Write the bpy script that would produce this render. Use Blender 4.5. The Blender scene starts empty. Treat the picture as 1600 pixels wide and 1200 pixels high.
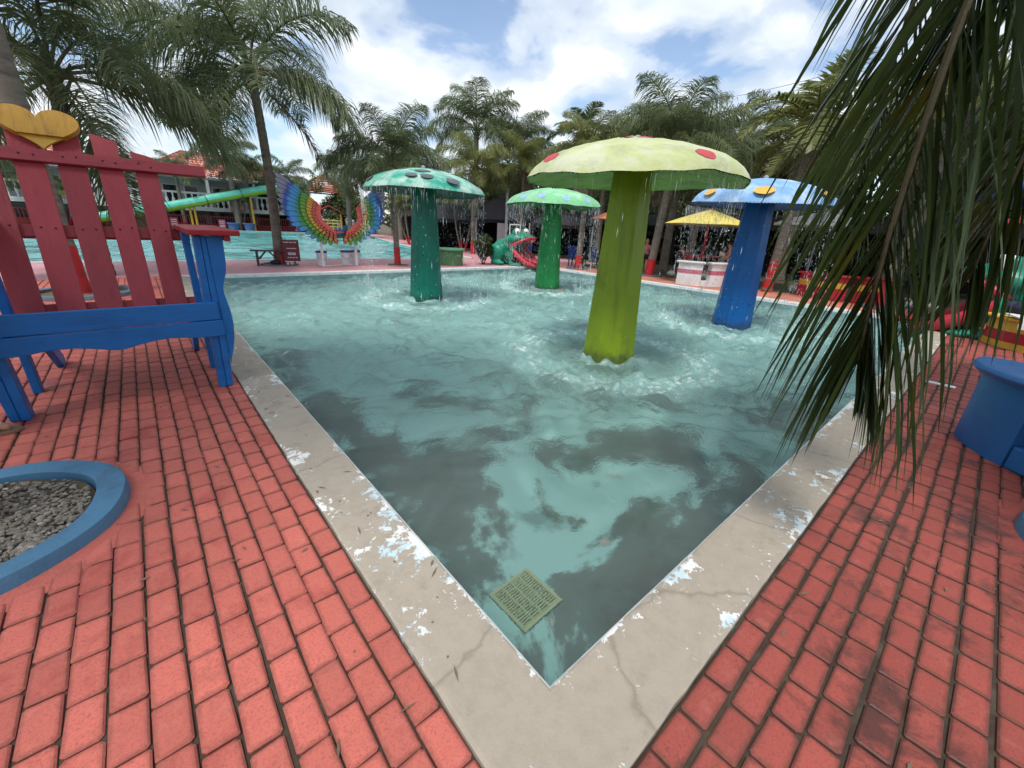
import bpy, bmesh, math, random
import numpy as np
from mathutils import Vector, Matrix

random.seed(7)
rng = np.random.default_rng(7)
scene = bpy.context.scene
col = scene.collection
PI = math.pi
R = math.radians
U = 1.65          # metres per modelling unit (camera height = 1 unit)

# ------------------------------------------------------------------ camera
cam_d = bpy.data.cameras.new('camera')
cam = bpy.data.objects.new('camera', cam_d)
col.objects.link(cam)
cam_d.sensor_fit = 'HORIZONTAL'
cam_d.sensor_width = 36.0
cam_d.lens = 36.0 * 638.44 / 1600.0
cam_d.clip_start = 0.02
cam_d.clip_end = 3000.0
_pitch, _roll, _yaw = 0.367196, 0.052241, 0.731558
_fw = Vector((math.sin(_yaw) * math.cos(_pitch), math.cos(_yaw) * math.cos(_pitch), -math.sin(_pitch)))
_r = Vector((math.cos(_yaw), -math.sin(_yaw), 0))
_u = _r.cross(_fw)
_r2 = math.cos(_roll) * _r + math.sin(_roll) * _u
_u2 = -math.sin(_roll) * _r + math.cos(_roll) * _u
cam.matrix_world = Matrix(((_r2.x, _u2.x, -_fw.x, 0), (_r2.y, _u2.y, -_fw.y, 0), (_r2.z, _u2.z, -_fw.z, U), (0, 0, 0, 1)))
scene.camera = cam

# ------------------------------------------------------------------ sky, sun, exposure
SUN_EL, SUN_AZ = R(62), R(238)          # azimuth measured clockwise from +Y
w = bpy.data.worlds.new('World')
scene.world = w
w.use_nodes = True
nt = w.node_tree
for n in list(nt.nodes):
    nt.nodes.remove(n)
def N(t, typ, **kw):
    n = t.nodes.new(typ)
    for k, v in kw.items():
        if k.startswith('i_'):
            n.inputs[k[2:].replace('_', ' ')].default_value = v
        else:
            setattr(n, k, v)
    return n
def ramp(t, stops, interp='LINEAR'):
    n = t.nodes.new('ShaderNodeValToRGB')
    n.color_ramp.interpolation = interp
    e = n.color_ramp.elements
    while len(e) > 1:
        e.remove(e[-1])
    e[0].position = stops[0][0]; c = stops[0][1]
    e[0].color = (c, c, c, 1) if not isinstance(c, tuple) else (*c, 1)
    for p, c in stops[1:]:
        k = e.new(p)
        k.color = (c, c, c, 1) if not isinstance(c, tuple) else (*c, 1)
    return n
out = N(nt, 'ShaderNodeOutputWorld')
bg = N(nt, 'ShaderNodeBackground')
bg.inputs['Strength'].default_value = 0.15
sky = N(nt, 'ShaderNodeTexSky', sky_type='NISHITA')
sky.sun_disc = False
sky.sun_elevation = SUN_EL
sky.sun_rotation = SUN_AZ
sky.altitude = 100
sky.air_density = 1.0
sky.dust_density = 0.6
sky.ozone_density = 2.0
tc = N(nt, 'ShaderNodeTexCoord')
sep = N(nt, 'ShaderNodeSeparateXYZ')
nt.links.new(tc.outputs['Generated'], sep.inputs[0])
zz = N(nt, 'ShaderNodeMath', operation='MAXIMUM'); zz.inputs[1].default_value = 0.0
nt.links.new(sep.outputs['Z'], zz.inputs[0])
za = N(nt, 'ShaderNodeMath', operation='ADD'); za.inputs[1].default_value = 0.30
nt.links.new(zz.outputs[0], za.inputs[0])
dx = N(nt, 'ShaderNodeMath', operation='DIVIDE'); dy = N(nt, 'ShaderNodeMath', operation='DIVIDE')
nt.links.new(sep.outputs['X'], dx.inputs[0]); nt.links.new(za.outputs[0], dx.inputs[1])
nt.links.new(sep.outputs['Y'], dy.inputs[0]); nt.links.new(za.outputs[0], dy.inputs[1])
cmb = N(nt, 'ShaderNodeCombineXYZ')
nt.links.new(dx.outputs[0], cmb.inputs[0]); nt.links.new(dy.outputs[0], cmb.inputs[1])
n1 = N(nt, 'ShaderNodeTexNoise'); n1.inputs['Scale'].default_value = 3.0; n1.inputs['Detail'].default_value = 6; n1.inputs['Roughness'].default_value = 0.50; n1.inputs['Distortion'].default_value = 0.25
n2 = N(nt, 'ShaderNodeTexNoise'); n2.inputs['Scale'].default_value = 2.9; n2.inputs['Detail'].default_value = 6; n2.inputs['Roughness'].default_value = 0.48
mp2 = N(nt, 'ShaderNodeMapping'); mp2.inputs['Location'].default_value = (3.7, 8.1, 1.3)
nt.links.new(cmb.outputs[0], n1.inputs['Vector'])
nt.links.new(cmb.outputs[0], mp2.inputs[0]); nt.links.new(mp2.outputs[0], n2.inputs['Vector'])
cover = ramp(nt, [(0.36, 0.10), (0.455, 0.60), (0.57, 1.0)], 'EASE')
nt.links.new(n1.outputs['Fac'], cover.inputs[0])
shade = ramp(nt, [(0.28, (3.3, 3.9, 4.6)), (0.42, (4.5, 5.0, 5.5)), (0.55, (5.5, 5.8, 6.1)), (0.68, (7.0, 7.1, 7.2))])
nt.links.new(n2.outputs['Fac'], shade.inputs[0])
mx = N(nt, 'ShaderNodeMix', data_type='RGBA')
nt.links.new(cover.outputs[0], mx.inputs[0])
nt.links.new(sky.outputs[0], mx.inputs[6])
nt.links.new(shade.outputs[0], mx.inputs[7])
nt.links.new(mx.outputs[2], bg.inputs['Color'])
nt.links.new(bg.outputs[0], out.inputs['Surface'])

sun_d = bpy.data.lights.new('sun', 'SUN')
sun_d.energy = 2.3
sun_d.angle = R(16)
sun_d.color = (1.0, 0.95, 0.88)
sun = bpy.data.objects.new('sun', sun_d)
col.objects.link(sun)
_sd = Vector((math.sin(SUN_AZ) * math.cos(SUN_EL), math.cos(SUN_AZ) * math.cos(SUN_EL), math.sin(SUN_EL)))
sun.rotation_euler = _sd.to_track_quat('Z', 'Y').to_euler()
sun.location = (0, 0, 30)

scene.view_settings.view_transform = 'Standard'
scene.view_settings.look = 'None'
scene.view_settings.exposure = 0.32
scene.view_settings.gamma = 1.0
scene.view_settings.use_curve_mapping = False
scene.render.engine = 'CYCLES'
cy = scene.cycles
cy.use_denoising = True
try:
    cy.denoiser = 'OPENIMAGEDENOISE'
    cy.denoising_input_passes = 'RGB_ALBEDO_NORMAL'
    cy.denoising_prefilter = 'ACCURATE'
except Exception:
    pass
cy.max_bounces = 8; cy.diffuse_bounces = 3; cy.glossy_bounces = 3; cy.transmission_bounces = 6; cy.transparent_max_bounces = 8
cy.caustics_refractive = True; cy.caustics_reflective = False
cy.blur_glossy = 0.5
cy.sample_clamp_indirect = 6.0

# ------------------------------------------------------------------ materials
MATS = {}
def new_mat(name):
    m = bpy.data.materials.new(name)
    m.use_nodes = True
    t = m.node_tree
    b = t.nodes['Principled BSDF']
    MATS[name] = m
    return m, t, b
def pos(t, scale=(1, 1, 1)):
    g = N(t, 'ShaderNodeNewGeometry')
    mp = N(t, 'ShaderNodeMapping')
    mp.inputs['Scale'].default_value = scale
    t.links.new(g.outputs['Position'], mp.inputs[0])
    return mp.outputs[0]
def noise(t, vec, scale, detail=5, rough=0.55, dist=0.0):
    n = N(t, 'ShaderNodeTexNoise')
    n.inputs['Scale'].default_value = scale; n.inputs['Detail'].default_value = detail
    n.inputs['Roughness'].default_value = rough; n.inputs['Distortion'].default_value = dist
    t.links.new(vec, n.inputs['Vector'])
    return n.outputs['Fac']
def mix(t, fac, a, b, blend='MIX'):
    n = N(t, 'ShaderNodeMix', data_type='RGBA', blend_type=blend)
    if isinstance(fac, (int, float)): n.inputs[0].default_value = fac
    else: t.links.new(fac, n.inputs[0])
    for i, x in ((6, a), (7, b)):
        if isinstance(x, tuple): n.inputs[i].default_value = (*x, 1)
        else: t.links.new(x, n.inputs[i])
    return n.outputs[2]
def math_(t, op, a, b=None, c=None):
    n = N(t, 'ShaderNodeMath', operation=op)
    for i, x in enumerate((a, b, c)):
        if x is None: continue
        if isinstance(x, (int, float)): n.inputs[i].default_value = x
        else: t.links.new(x, n.inputs[i])
    return n.outputs[0]
def bump(t, h, strength, dist, b, normal=None):
    n = N(t, 'ShaderNodeBump')
    n.inputs['Strength'].default_value = strength; n.inputs['Distance'].default_value = dist
    t.links.new(h, n.inputs['Height'])
    if normal is not None: t.links.new(normal, n.inputs['Normal'])
    if b is not None: t.links.new(n.outputs[0], b.inputs['Normal'])
    return n.outputs[0]
def paint(name, c, rough=0.5, var=0.25, scale=6.0, dirt=None, dirt_amt=0.5, dirt_scale=2.0, bmp=0.15, stretch=(1, 1, 1), objvar=0.0, spec=0.4, dirt_lo=0.5, dirt_hi=0.68, fine=60.0):
    m, t, b = new_mat(name)
    v = pos(t, stretch)
    lo = tuple(x * (1 - var) for x in c); hi = tuple(min(1, x * (1 + var)) for x in c)
    k = mix(t, noise(t, v, scale, 6, 0.6), lo, hi)
    if dirt is not None:
        r = ramp(t, [(dirt_lo, 0.0), (dirt_hi, 1.0)])
        t.links.new(noise(t, v, dirt_scale, 8, 0.65, 0.3), r.inputs[0])
        k = mix(t, math_(t, 'MULTIPLY', r.outputs[0], dirt_amt), k, dirt)
    if objvar:
        oi = N(t, 'ShaderNodeObjectInfo')
        hs = N(t, 'ShaderNodeHueSaturation')
        t.links.new(math_(t, 'ADD', math_(t, 'MULTIPLY', oi.outputs['Random'], 2 * objvar), 1 - objvar), hs.inputs['Value'])
        t.links.new(k, hs.inputs['Color'])
        k = hs.outputs[0]
    t.links.new(k, b.inputs['Base Color'])
    rr = ramp(t, [(0.3, max(0.05, rough - 0.12)), (0.7, min(1, rough + 0.12))])
    t.links.new(noise(t, v, scale * 2.3, 4), rr.inputs[0])
    t.links.new(rr.outputs[0], b.inputs['Roughness'])
    b.inputs['Specular IOR Level'].default_value = spec
    if bmp:
        bump(t, noise(t, v, fine, 5, 0.65), bmp, 0.01, b)
    return m
def plain(name, c, rough=0.6, metallic=0.0):
    m, t, b = new_mat(name)
    b.inputs['Base Color'].default_value = (*c, 1)
    b.inputs['Roughness'].default_value = rough
    b.inputs['Metallic'].default_value = metallic
    return m
def leafmat(name, a, c, rough=0.5, trans=0.25, yellow=None):
    m, t, b = new_mat(name)
    v = pos(t)
    oi = N(t, 'ShaderNodeObjectInfo')
    f = math_(t, 'ADD', math_(t, 'MULTIPLY', noise(t, v, 2.2, 4), 0.7), math_(t, 'MULTIPLY', oi.outputs['Random'], 0.35))
    k = mix(t, f, a, c)
    if yellow:
        r = ramp(t, [(0.60, 0.0), (0.70, 0.8)])
        t.links.new(noise(t, v, 3.1, 3), r.inputs[0])
        k = mix(t, r.outputs[0], k, yellow)
    t.links.new(k, b.inputs['Base Color'])
    b.inputs['Roughness'].default_value = rough
    b.inputs['Specular IOR Level'].default_value = 0.35
    o = t.nodes['Material Output']
    tr = N(t, 'ShaderNodeBsdfTranslucent')
    t.links.new(k, tr.inputs['Color'])
    ms = N(t, 'ShaderNodeMixShader'); ms.inputs[0].default_value = trans
    t.links.new(b.outputs[0], ms.inputs[1]); t.links.new(tr.outputs[0], ms.inputs[2])
    t.links.new(ms.outputs[0], o.inputs['Surface'])
    return m

# brick: painted coral red, worn, dirty and wet in places
def brick_mat(name, base, dark, dirt_amt, grime):
    m, t, b = new_mat(name)
    v = pos(t)
    oi = N(t, 'ShaderNodeObjectInfo')
    at = N(t, 'ShaderNodeAttribute'); at.attribute_name = 'rnd'
    rv = math_(t, 'FRACT', math_(t, 'ADD', oi.outputs['Random'], at.outputs['Fac']))
    k = mix(t, noise(t, v, 1.1, 5, 0.6), tuple(x * 0.82 for x in base), tuple(min(1, x * 1.14) for x in base))
    hs = N(t, 'ShaderNodeHueSaturation')
    t.links.new(math_(t, 'ADD', math_(t, 'MULTIPLY', rv, 0.26), 0.86), hs.inputs['Value'])
    t.links.new(k, hs.inputs['Color'])
    k = hs.outputs[0]
    # worn chalky speckle
    sp = ramp(t, [(0.50, 0.0), (0.68, 0.75)])
    t.links.new(noise(t, v, 95.0, 4, 0.8), sp.inputs[0])
    k = mix(t, sp.outputs[0], k, tuple(x * 0.50 for x in base))
    wr = ramp(t, [(0.55, 0.0), (0.75, 0.30)])
    t.links.new(noise(t, v, 7.0, 7, 0.7), wr.inputs[0])
    k = mix(t, wr.outputs[0], k, (0.62, 0.25, 0.19))
    # grime creeping in from the joints
    ar = N(t, 'ShaderNodeAttribute'); ar.attribute_name = 'rim'
    gm = ramp(t, [(0.42, 0.0), (0.72, 1.0)])
    t.links.new(math_(t, 'ADD', math_(t, 'MULTIPLY', ar.outputs['Fac'], 0.42), math_(t, 'MULTIPLY', noise(t, v, 22.0, 7, 0.75), 0.62)), gm.inputs[0])
    k = mix(t, math_(t, 'MULTIPLY', gm.outputs[0], grime), k, (0.13, 0.050, 0.036))
    g2 = ramp(t, [(0.52, 0.0), (0.72, 0.5)])
    t.links.new(noise(t, v, 4.5, 8, 0.75), g2.inputs[0])
    k = mix(t, g2.outputs[0], k, (0.22, 0.075, 0.055))
    # dark wet / mossy stains with their own shape
    d1 = ramp(t, [(0.53, 0.0), (0.63, 1.0)])
    t.links.new(noise(t, v, 1.7, 9, 0.72, 0.4), d1.inputs[0])
    k = mix(t, math_(t, 'MULTIPLY', d1.outputs[0], dirt_amt), k, dark)
    t.links.new(k, b.inputs['Base Color'])
    rr = ramp(t, [(0.0, 0.72), (1.0, 0.42)])
    t.links.new(d1.outputs[0], rr.inputs[0])
    t.links.new(rr.outputs[0], b.inputs['Roughness'])
    b.inputs['Specular IOR Level'].default_value = 0.35
    h = math_(t, 'ADD', math_(t, 'MULTIPLY', noise(t, v, 150.0, 4, 0.7), 0.5), noise(t, v, 28.0, 4, 0.6))
    bump(t, h, 0.45, 0.006, b)
    return m
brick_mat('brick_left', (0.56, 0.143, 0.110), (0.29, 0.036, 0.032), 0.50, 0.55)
brick_mat('brick_right', (0.36, 0.080, 0.063), (0.070, 0.032, 0.026), 0.85, 0.85)  # base darkened to carry the palm's shade, along with heavier grime
paint('joint', (0.060, 0.042, 0.030), 0.95, 0.5, 9, dirt=(0.12, 0.10, 0.07), dirt_amt=0.7, dirt_scale=5, bmp=0.6)
paint('pink_deck', (0.56, 0.27, 0.29), 0.75, 0.15, 1.5, dirt=(0.38, 0.21, 0.21), dirt_amt=0.5, dirt_scale=1.2, bmp=0.2)
paint('coral_deck', (0.60, 0.22, 0.15), 0.75, 0.2, 1.5, dirt=(0.26, 0.13, 0.09), dirt_amt=0.7, dirt_scale=0.9, bmp=0.2)
paint('soil', (0.11, 0.085, 0.05), 0.95, 0.5, 1.2, dirt=(0.07, 0.10, 0.03), dirt_amt=0.9, dirt_scale=0.7, bmp=0.5)

def coping_mat(name, amount):
    m, t, b = new_mat(name)
    v = pos(t)
    k = mix(t, noise(t, v, 2.2, 7, 0.65), (0.335, 0.285, 0.225), (0.43, 0.38, 0.31))
    gs = ramp(t, [(0.45, 0.0), (0.70, 0.55)])
    t.links.new(noise(t, v, 14.0, 8, 0.75), gs.inputs[0])
    k = mix(t, gs.outputs[0], k, (0.29, 0.25, 0.20))
    dk = ramp(t, [(0.56, 0.0), (0.70, 0.6)])
    t.links.new(noise(t, v, 3.6, 8, 0.7), dk.inputs[0])
    k = mix(t, dk.outputs[0], k, (0.20, 0.17, 0.13))
    vo = N(t, 'ShaderNodeTexVoronoi', feature='DISTANCE_TO_EDGE'); vo.inputs['Scale'].default_value = 0.62
    wv = N(t, 'ShaderNodeVectorMath', operation='ADD'); nz = N(t, 'ShaderNodeTexNoise'); nz.inputs['Scale'].default_value = 3.0; nz.inputs['Detail'].default_value = 6
    t.links.new(v, nz.inputs['Vector']); sc_ = N(t, 'ShaderNodeVectorMath', operation='SCALE'); sc_.inputs['Scale'].default_value = 0.22; t.links.new(nz.outputs['Color'], sc_.inputs[0])
    t.links.new(v, wv.inputs[0]); t.links.new(sc_.outputs[0], wv.inputs[1]); t.links.new(wv.outputs[0], vo.inputs['Vector'])
    cr = ramp(t, [(0.0, 0.40), (0.003, 0.18), (0.006, 0.0)]); t.links.new(vo.outputs['Distance'], cr.inputs[0])
    k = mix(t, cr.outputs[0], k, (0.11, 0.09, 0.07))
    # flaking white and pale blue paint left in patches, more of it along both edges
    at = N(t, 'ShaderNodeAttribute'); at.attribute_name = 'edge'
    big = noise(t, v, 1.9, 3, 0.5)
    flk = noise(t, v, 17.0, 9, 0.72, 0.3)
    s = math_(t, 'ADD', math_(t, 'ADD', math_(t, 'MULTIPLY', flk, 0.75), math_(t, 'MULTIPLY', big, 0.75)), math_(t, 'MULTIPLY', at.outputs['Fac'], 0.055))
    pr = ramp(t, [(0.862 - amount, 0.0), (0.876 - amount, 1.0)])
    t.links.new(s, pr.inputs[0])
    bl = ramp(t, [(0.50, 0.0), (0.56, 1.0)])
    t.links.new(noise(t, v, 3.3, 3), bl.inputs[0])
    pc = mix(t, bl.outputs[0], (0.76, 0.76, 0.74), (0.52, 0.66, 0.72))
    k = mix(t, pr.outputs[0], k, pc)
    t.links.new(k, b.inputs['Base Color'])
    b.inputs['Roughness'].default_value = 0.78
    h = math_(t, 'ADD', math_(t, 'MULTIPLY', pr.outputs[0], 0.6), noise(t, v, 70.0, 5, 0.7))
    bump(t, h, 0.35, 0.006, b)
    return m
coping_mat('coping_worn', 0.0)
paint('coping_white', (0.74, 0.74, 0.72), 0.6, 0.12, 3, dirt=(0.42, 0.40, 0.36), dirt_amt=0.6, dirt_scale=2.5, bmp=0.2)
paint('pool_edge_white', (0.78, 0.79, 0.79), 0.55, 0.15, 8, dirt=(0.45, 0.55, 0.60), dirt_amt=0.8, dirt_scale=7, bmp=0.3, fine=90)
paint('pool_wall', (0.20, 0.33, 0.34), 0.6, 0.35, 4, dirt=(0.10, 0.14, 0.13), dirt_amt=0.7, dirt_scale=2.2, bmp=0.2)

def pool_floor_mat():
    m, t, b = new_mat('pool_floor')
    v = pos(t)
    k = mix(t, noise(t, v, 0.9, 4), (0.41, 0.69, 0.645), (0.51, 0.79, 0.74))
    sp = N(t, 'ShaderNodeSeparateXYZ'); t.links.new(v, sp.inputs[0])
    # algae stains collect in the calm near corner
    dist = math_(t, 'ADD', sp.outputs['X'], sp.outputs['Y'])
    near = N(t, 'ShaderNodeMapRange'); near.inputs['From Min'].default_value = 2.0; near.inputs['From Max'].default_value = 12.0
    near.inputs['To Min'].default_value = 0.078; near.inputs['To Max'].default_value = -0.055
    t.links.new(dist, near.inputs['Value'])
    s = math_(t, 'ADD', noise(t, v, 0.95, 8, 0.60, 0.5), near.outputs[0])
    r = ramp(t, [(0.53, 0.0), (0.565, 0.85), (0.7, 1.0)])
    t.links.new(s, r.inputs[0])
    k = mix(t, r.outputs[0], k, (0.135, 0.142, 0.125))
    s2 = ramp(t, [(0.56, 0.0), (0.66, 0.6)])
    t.links.new(noise(t, v, 2.6, 6, 0.6), s2.inputs[0])
    k = mix(t, s2.outputs[0], k, (0.15, 0.20, 0.19))
    t.links.new(k, b.inputs['Base Color'])
    b.inputs['Roughness'].default_value = 0.9
    b.inputs['Specular IOR Level'].default_value = 0.1
    return m
pool_floor_mat()
def water_mat(name, tint, bs, bstr, turb_c, t0, t1, foam=False):
    m, t, b = new_mat(name)
    t.nodes.remove(b)
    v = pos(t)
    sp = N(t, 'ShaderNodeSeparateXYZ'); t.links.new(v, sp.inputs[0])
    xy = math_(t, 'ADD', sp.outputs['X'], sp.outputs['Y'])
    def rng_(a, b_, c, d):
        mr = N(t, 'ShaderNodeMapRange'); mr.inputs['From Min'].default_value = a; mr.inputs['From Max'].default_value = b_; mr.inputs['To Min'].default_value = c; mr.inputs['To Max'].default_value = d
        t.links.new(xy, mr.inputs['Value']); return mr.outputs[0]
    h = math_(t, 'ADD', noise(t, v, bs, 4, 0.55, 0.8), math_(t, 'MULTIPLY', noise(t, v, bs * 2.7, 4, 0.6, 0.6), 0.45))
    n = bump(t, math_(t, 'MULTIPLY', h, rng_(2.6, 7.5, 0.05, 1.0)), bstr, 0.05, None)
    rf = N(t, 'ShaderNodeBsdfRefraction'); rf.inputs['IOR'].default_value = 1.333; rf.inputs['Color'].default_value = (*tint, 1); rf.inputs['Roughness'].default_value = 0.0
    t.links.new(n, rf.inputs['Normal'])
    # stirred-up water is turbid: part of the light scatters back near the surface
    df = N(t, 'ShaderNodeBsdfDiffuse'); t.links.new(n, df.inputs['Normal'])
    dc = mix(t, noise(t, v, 1.3, 5, 0.6, 0.5), tuple(x * 0.72 for x in turb_c), turb_c)
    tf = rng_(4.5, 11.0, t0, t1)
    if foam:
        at = N(t, 'ShaderNodeAttribute'); at.attribute_name = 'foam'
        fr = ramp(t, [(0.50, 0.0), (0.66, 1.0)]); t.links.new(noise(t, v, 9.0, 6, 0.75), fr.inputs[0])
        fo = math_(t, 'MULTIPLY', fr.outputs[0], at.outputs['Fac'])
        dc = mix(t, fo, dc, (0.86, 0.92, 0.92))
        tf = math_(t, 'MINIMUM', math_(t, 'ADD', tf, math_(t, 'ADD', math_(t, 'MULTIPLY', fo, 0.35), math_(t, 'MULTIPLY', at.outputs['Fac'], 0.28))), 0.93)
    t.links.new(dc, df.inputs['Color'])
    m1 = N(t, 'ShaderNodeMixShader')
    if isinstance(tf, (int, float)): m1.inputs[0].default_value = tf
    else: t.links.new(tf, m1.inputs[0])
    t.links.new(rf.outputs[0], m1.inputs[1]); t.links.new(df.outputs[0], m1.inputs[2])
    gl = N(t, 'ShaderNodeBsdfGlossy'); gl.inputs['Roughness'].default_value = 0.03; t.links.new(n, gl.inputs['Normal'])
    fz = N(t, 'ShaderNodeFresnel'); fz.inputs['IOR'].default_value = 1.38; t.links.new(n, fz.inputs['Normal'])
    m2 = N(t, 'ShaderNodeMixShader'); t.links.new(fz.outputs[0], m2.inputs[0]); t.links.new(m1.outputs[0], m2.inputs[1]); t.links.new(gl.outputs[0], m2.inputs[2])
    t.links.new(m2.outputs[0], t.nodes['Material Output'].inputs['Surface'])
    return m
water_mat('water', (0.93, 0.985, 0.975), 10.0, 0.6, (0.47, 0.82, 0.77), 0.03, 0.36, True)
water_mat('water_big', (0.86, 0.98, 0.97), 1.6, 0.9, (0.20, 0.56, 0.55), 0.5, 0.5)
paint('bigpool_floor', (0.22, 0.66, 0.66), 0.9, 0.15, 0.5, bmp=0)

# painted wood and concrete
paint('chair_red', (0.31, 0.034, 0.046), 0.55, 0.16, 4, dirt=(0.13, 0.018, 0.025), dirt_amt=0.55, dirt_scale=3.0, bmp=0.35, stretch=(3.5, 1, 0.6), objvar=0.12, fine=45, dirt_lo=0.55, dirt_hi=0.75)
paint('chair_red_rail', (0.30, 0.032, 0.044), 0.55, 0.16, 4, dirt=(0.09, 0.012, 0.018), dirt_amt=0.7, dirt_scale=3.0, bmp=0.35, stretch=(0.6, 1, 3.0), objvar=0.10, fine=45, dirt_lo=0.55, dirt_hi=0.72)
paint('chair_arm', (0.33, 0.012, 0.018), 0.4, 0.2, 4, bmp=0.3, objvar=0.1)
paint('chair_blue', (0.005, 0.135, 0.43), 0.45, 0.18, 4, dirt=(0.006, 0.06, 0.22), dirt_amt=0.5, dirt_scale=2.6, bmp=0.3, stretch=(0.7, 1, 2.2), objvar=0.08, fine=45)
paint('heart_wood', (0.50, 0.26, 0.022), 0.5, 0.25, 5, dirt=(0.25, 0.11, 0.012), dirt_amt=0.75, dirt_scale=3.5, bmp=0.35, stretch=(4.0, 1, 0.5), fine=40)
paint('heart_wood_low', (0.50, 0.28, 0.035), 0.5, 0.25, 5, dirt=(0.25, 0.11, 0.012), dirt_amt=0.7, dirt_scale=3.5, bmp=0.35, stretch=(0.5, 1, 4), fine=40)
paint('screw', (0.05, 0.015, 0.015), 0.6, 0.2, 20, bmp=0)
paint('ring_blue', (0.075, 0.20, 0.33), 0.6, 0.18, 3.5, dirt=(0.045, 0.10, 0.16), dirt_amt=0.65, dirt_scale=4, bmp=0.5, fine=35)
paint('ring_grey', (0.10, 0.15, 0.19), 0.7, 0.25, 4, dirt=(0.05, 0.06, 0.06), dirt_amt=0.6, dirt_scale=3, bmp=0.3)
paint('trunk_red', (0.48, 0.02, 0.025), 0.55, 0.2, 6, dirt=(0.2, 0.02, 0.02), dirt_amt=0.6, dirt_scale=4, bmp=0.4)
paint('trunk', (0.19, 0.165, 0.135), 0.9, 0.45, 5, dirt=(0.07, 0.055, 0.042), dirt_amt=0.8, dirt_scale=3, bmp=0.8, stretch=(1, 1, 3.5), fine=22)
paint('trunk_dark', (0.075, 0.055, 0.04), 0.9, 0.4, 5, dirt=(0.02, 0.016, 0.014), dirt_amt=0.9, dirt_scale=2, bmp=0.8, stretch=(1, 1, 3), fine=22)
paint('leaf_base', (0.15, 0.115, 0.08), 0.85, 0.4, 8, dirt=(0.05, 0.04, 0.03), dirt_amt=0.7, dirt_scale=3, bmp=0.6, stretch=(1, 1, 4))
paint('stone_plain', (0.33, 0.31, 0.28), 0.9, 0.35, 20, dirt=(0.16, 0.13, 0.09), dirt_amt=0.6, dirt_scale=9, bmp=0.4, objvar=0.2)
m, t, b = new_mat('stone')
at = N(t, 'ShaderNodeAttribute'); at.attribute_name = 'rnd'
rp = ramp(t, [(0.0, (0.07, 0.058, 0.045)), (0.3, (0.16, 0.138, 0.112)), (0.6, (0.25, 0.225, 0.19)), (0.85, (0.36, 0.335, 0.30)), (1.0, (0.58, 0.55, 0.51))])
t.links.new(at.outputs['Fac'], rp.inputs[0]); k_ = mix(t, noise(t, pos(t), 60.0, 4), rp.outputs[0], (0.22, 0.19, 0.15)); t.links.new(k_, b.inputs['Base Color']); b.inputs['Roughness'].default_value = 0.85
paint('stone_white', (0.55, 0.53, 0.50), 0.9, 0.3, 8, dirt=(0.2, 0.18, 0.14), dirt_amt=0.6, dirt_scale=5, bmp=0.4)
leafmat('palm_leaf', (0.075, 0.115, 0.055), (0.22, 0.255, 0.12), 0.42, 0.42)
leafmat('palm_leaf_bright', (0.115, 0.150, 0.042), (0.30, 0.31, 0.11), 0.42, 0.42)
leafmat('palm_leaf_fore', (0.032, 0.060, 0.020), (0.090, 0.130, 0.034), 0.40, 0.36, yellow=(0.115, 0.100, 0.012))
leafmat('palm_leaf_dry', (0.13, 0.095, 0.06), (0.24, 0.19, 0.13), 0.7, 0.15)
leafmat('tree_leaf', (0.055, 0.088, 0.034), (0.16, 0.195, 0.075), 0.5, 0.38)
leafmat('shrub_leaf', (0.020, 0.042, 0.014), (0.09, 0.11, 0.03), 0.45, 0.2)
paint('petiole', (0.10, 0.095, 0.04), 0.5, 0.3, 6, bmp=0.2)
paint('petiole_fore', (0.075, 0.065, 0.032), 0.5, 0.3, 6, bmp=0.3)

def overlay(name, kind, c2, amt):
    """add water stains: rain streaks and a scum line on stems, grey-brown blotches and hairline cracks on caps"""
    m = MATS[name]; t = m.node_tree; b = t.nodes['Principled BSDF']
    src = b.inputs['Base Color'].links[0].from_socket
    if kind == 'stem':
        v = pos(t, (9, 9, 0.55))
        r = ramp(t, [(0.52, 0.0), (0.70, 1.0)]); t.links.new(noise(t, v, 1.0, 6, 0.65), r.inputs[0])
        k = mix(t, math_(t, 'MULTIPLY', r.outputs[0], amt), src, c2)
        g = N(t, 'ShaderNodeNewGeometry'); sp = N(t, 'ShaderNodeSeparateXYZ'); t.links.new(g.outputs['Position'], sp.inputs[0])
        mr = N(t, 'ShaderNodeMapRange'); mr.inputs['From Min'].default_value = -0.18; mr.inputs['From Max'].default_value = 0.16; mr.inputs['To Min'].default_value = 0.42; mr.inputs['To Max'].default_value = 0.0
        t.links.new(sp.outputs['Z'], mr.inputs['Value'])
        rr = ramp(t, [(0.50, 0.0), (0.68, 0.75)]); t.links.new(math_(t, 'ADD', mr.outputs[0], math_(t, 'MULTIPLY', noise(t, pos(t), 7.0, 6, 0.7), 0.55)), rr.inputs[0])
        k = mix(t, rr.outputs[0], k, tuple(x * 0.35 + 0.02 for x in c2))
    else:
        v = pos(t)
        r = ramp(t, [(0.50, 0.0), (0.66, 1.0)]); t.links.new(noise(t, v, 1.4, 9, 0.72, 0.5), r.inputs[0])
        k = mix(t, math_(t, 'MULTIPLY', r.outputs[0], amt), src, c2)
        fl = ramp(t, [(0.62, 0.0), (0.645, 0.85)]); t.links.new(noise(t, v, 6.5, 9, 0.7, 0.2), fl.inputs[0])
        k = mix(t, math_(t, 'MULTIPLY', fl.outputs[0], amt), k, tuple(min(1, x * 0.5 + 0.28) for x in c2))
    t.links.new(k, b.inputs['Base Color'])
def cap_mat(name, c, worn, amt, lo=0.46, hi=0.62, streak=None, streak_amt=0.5):
    m = paint(name, c, 0.7, 0.16, 2.5, dirt=worn, dirt_amt=amt, dirt_scale=2.4, bmp=0.7, dirt_lo=lo, dirt_hi=hi, fine=22)
    overlay(name, 'cap', tuple(0.45 * x + 0.06 for x in c), 0.55)
    return m
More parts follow.
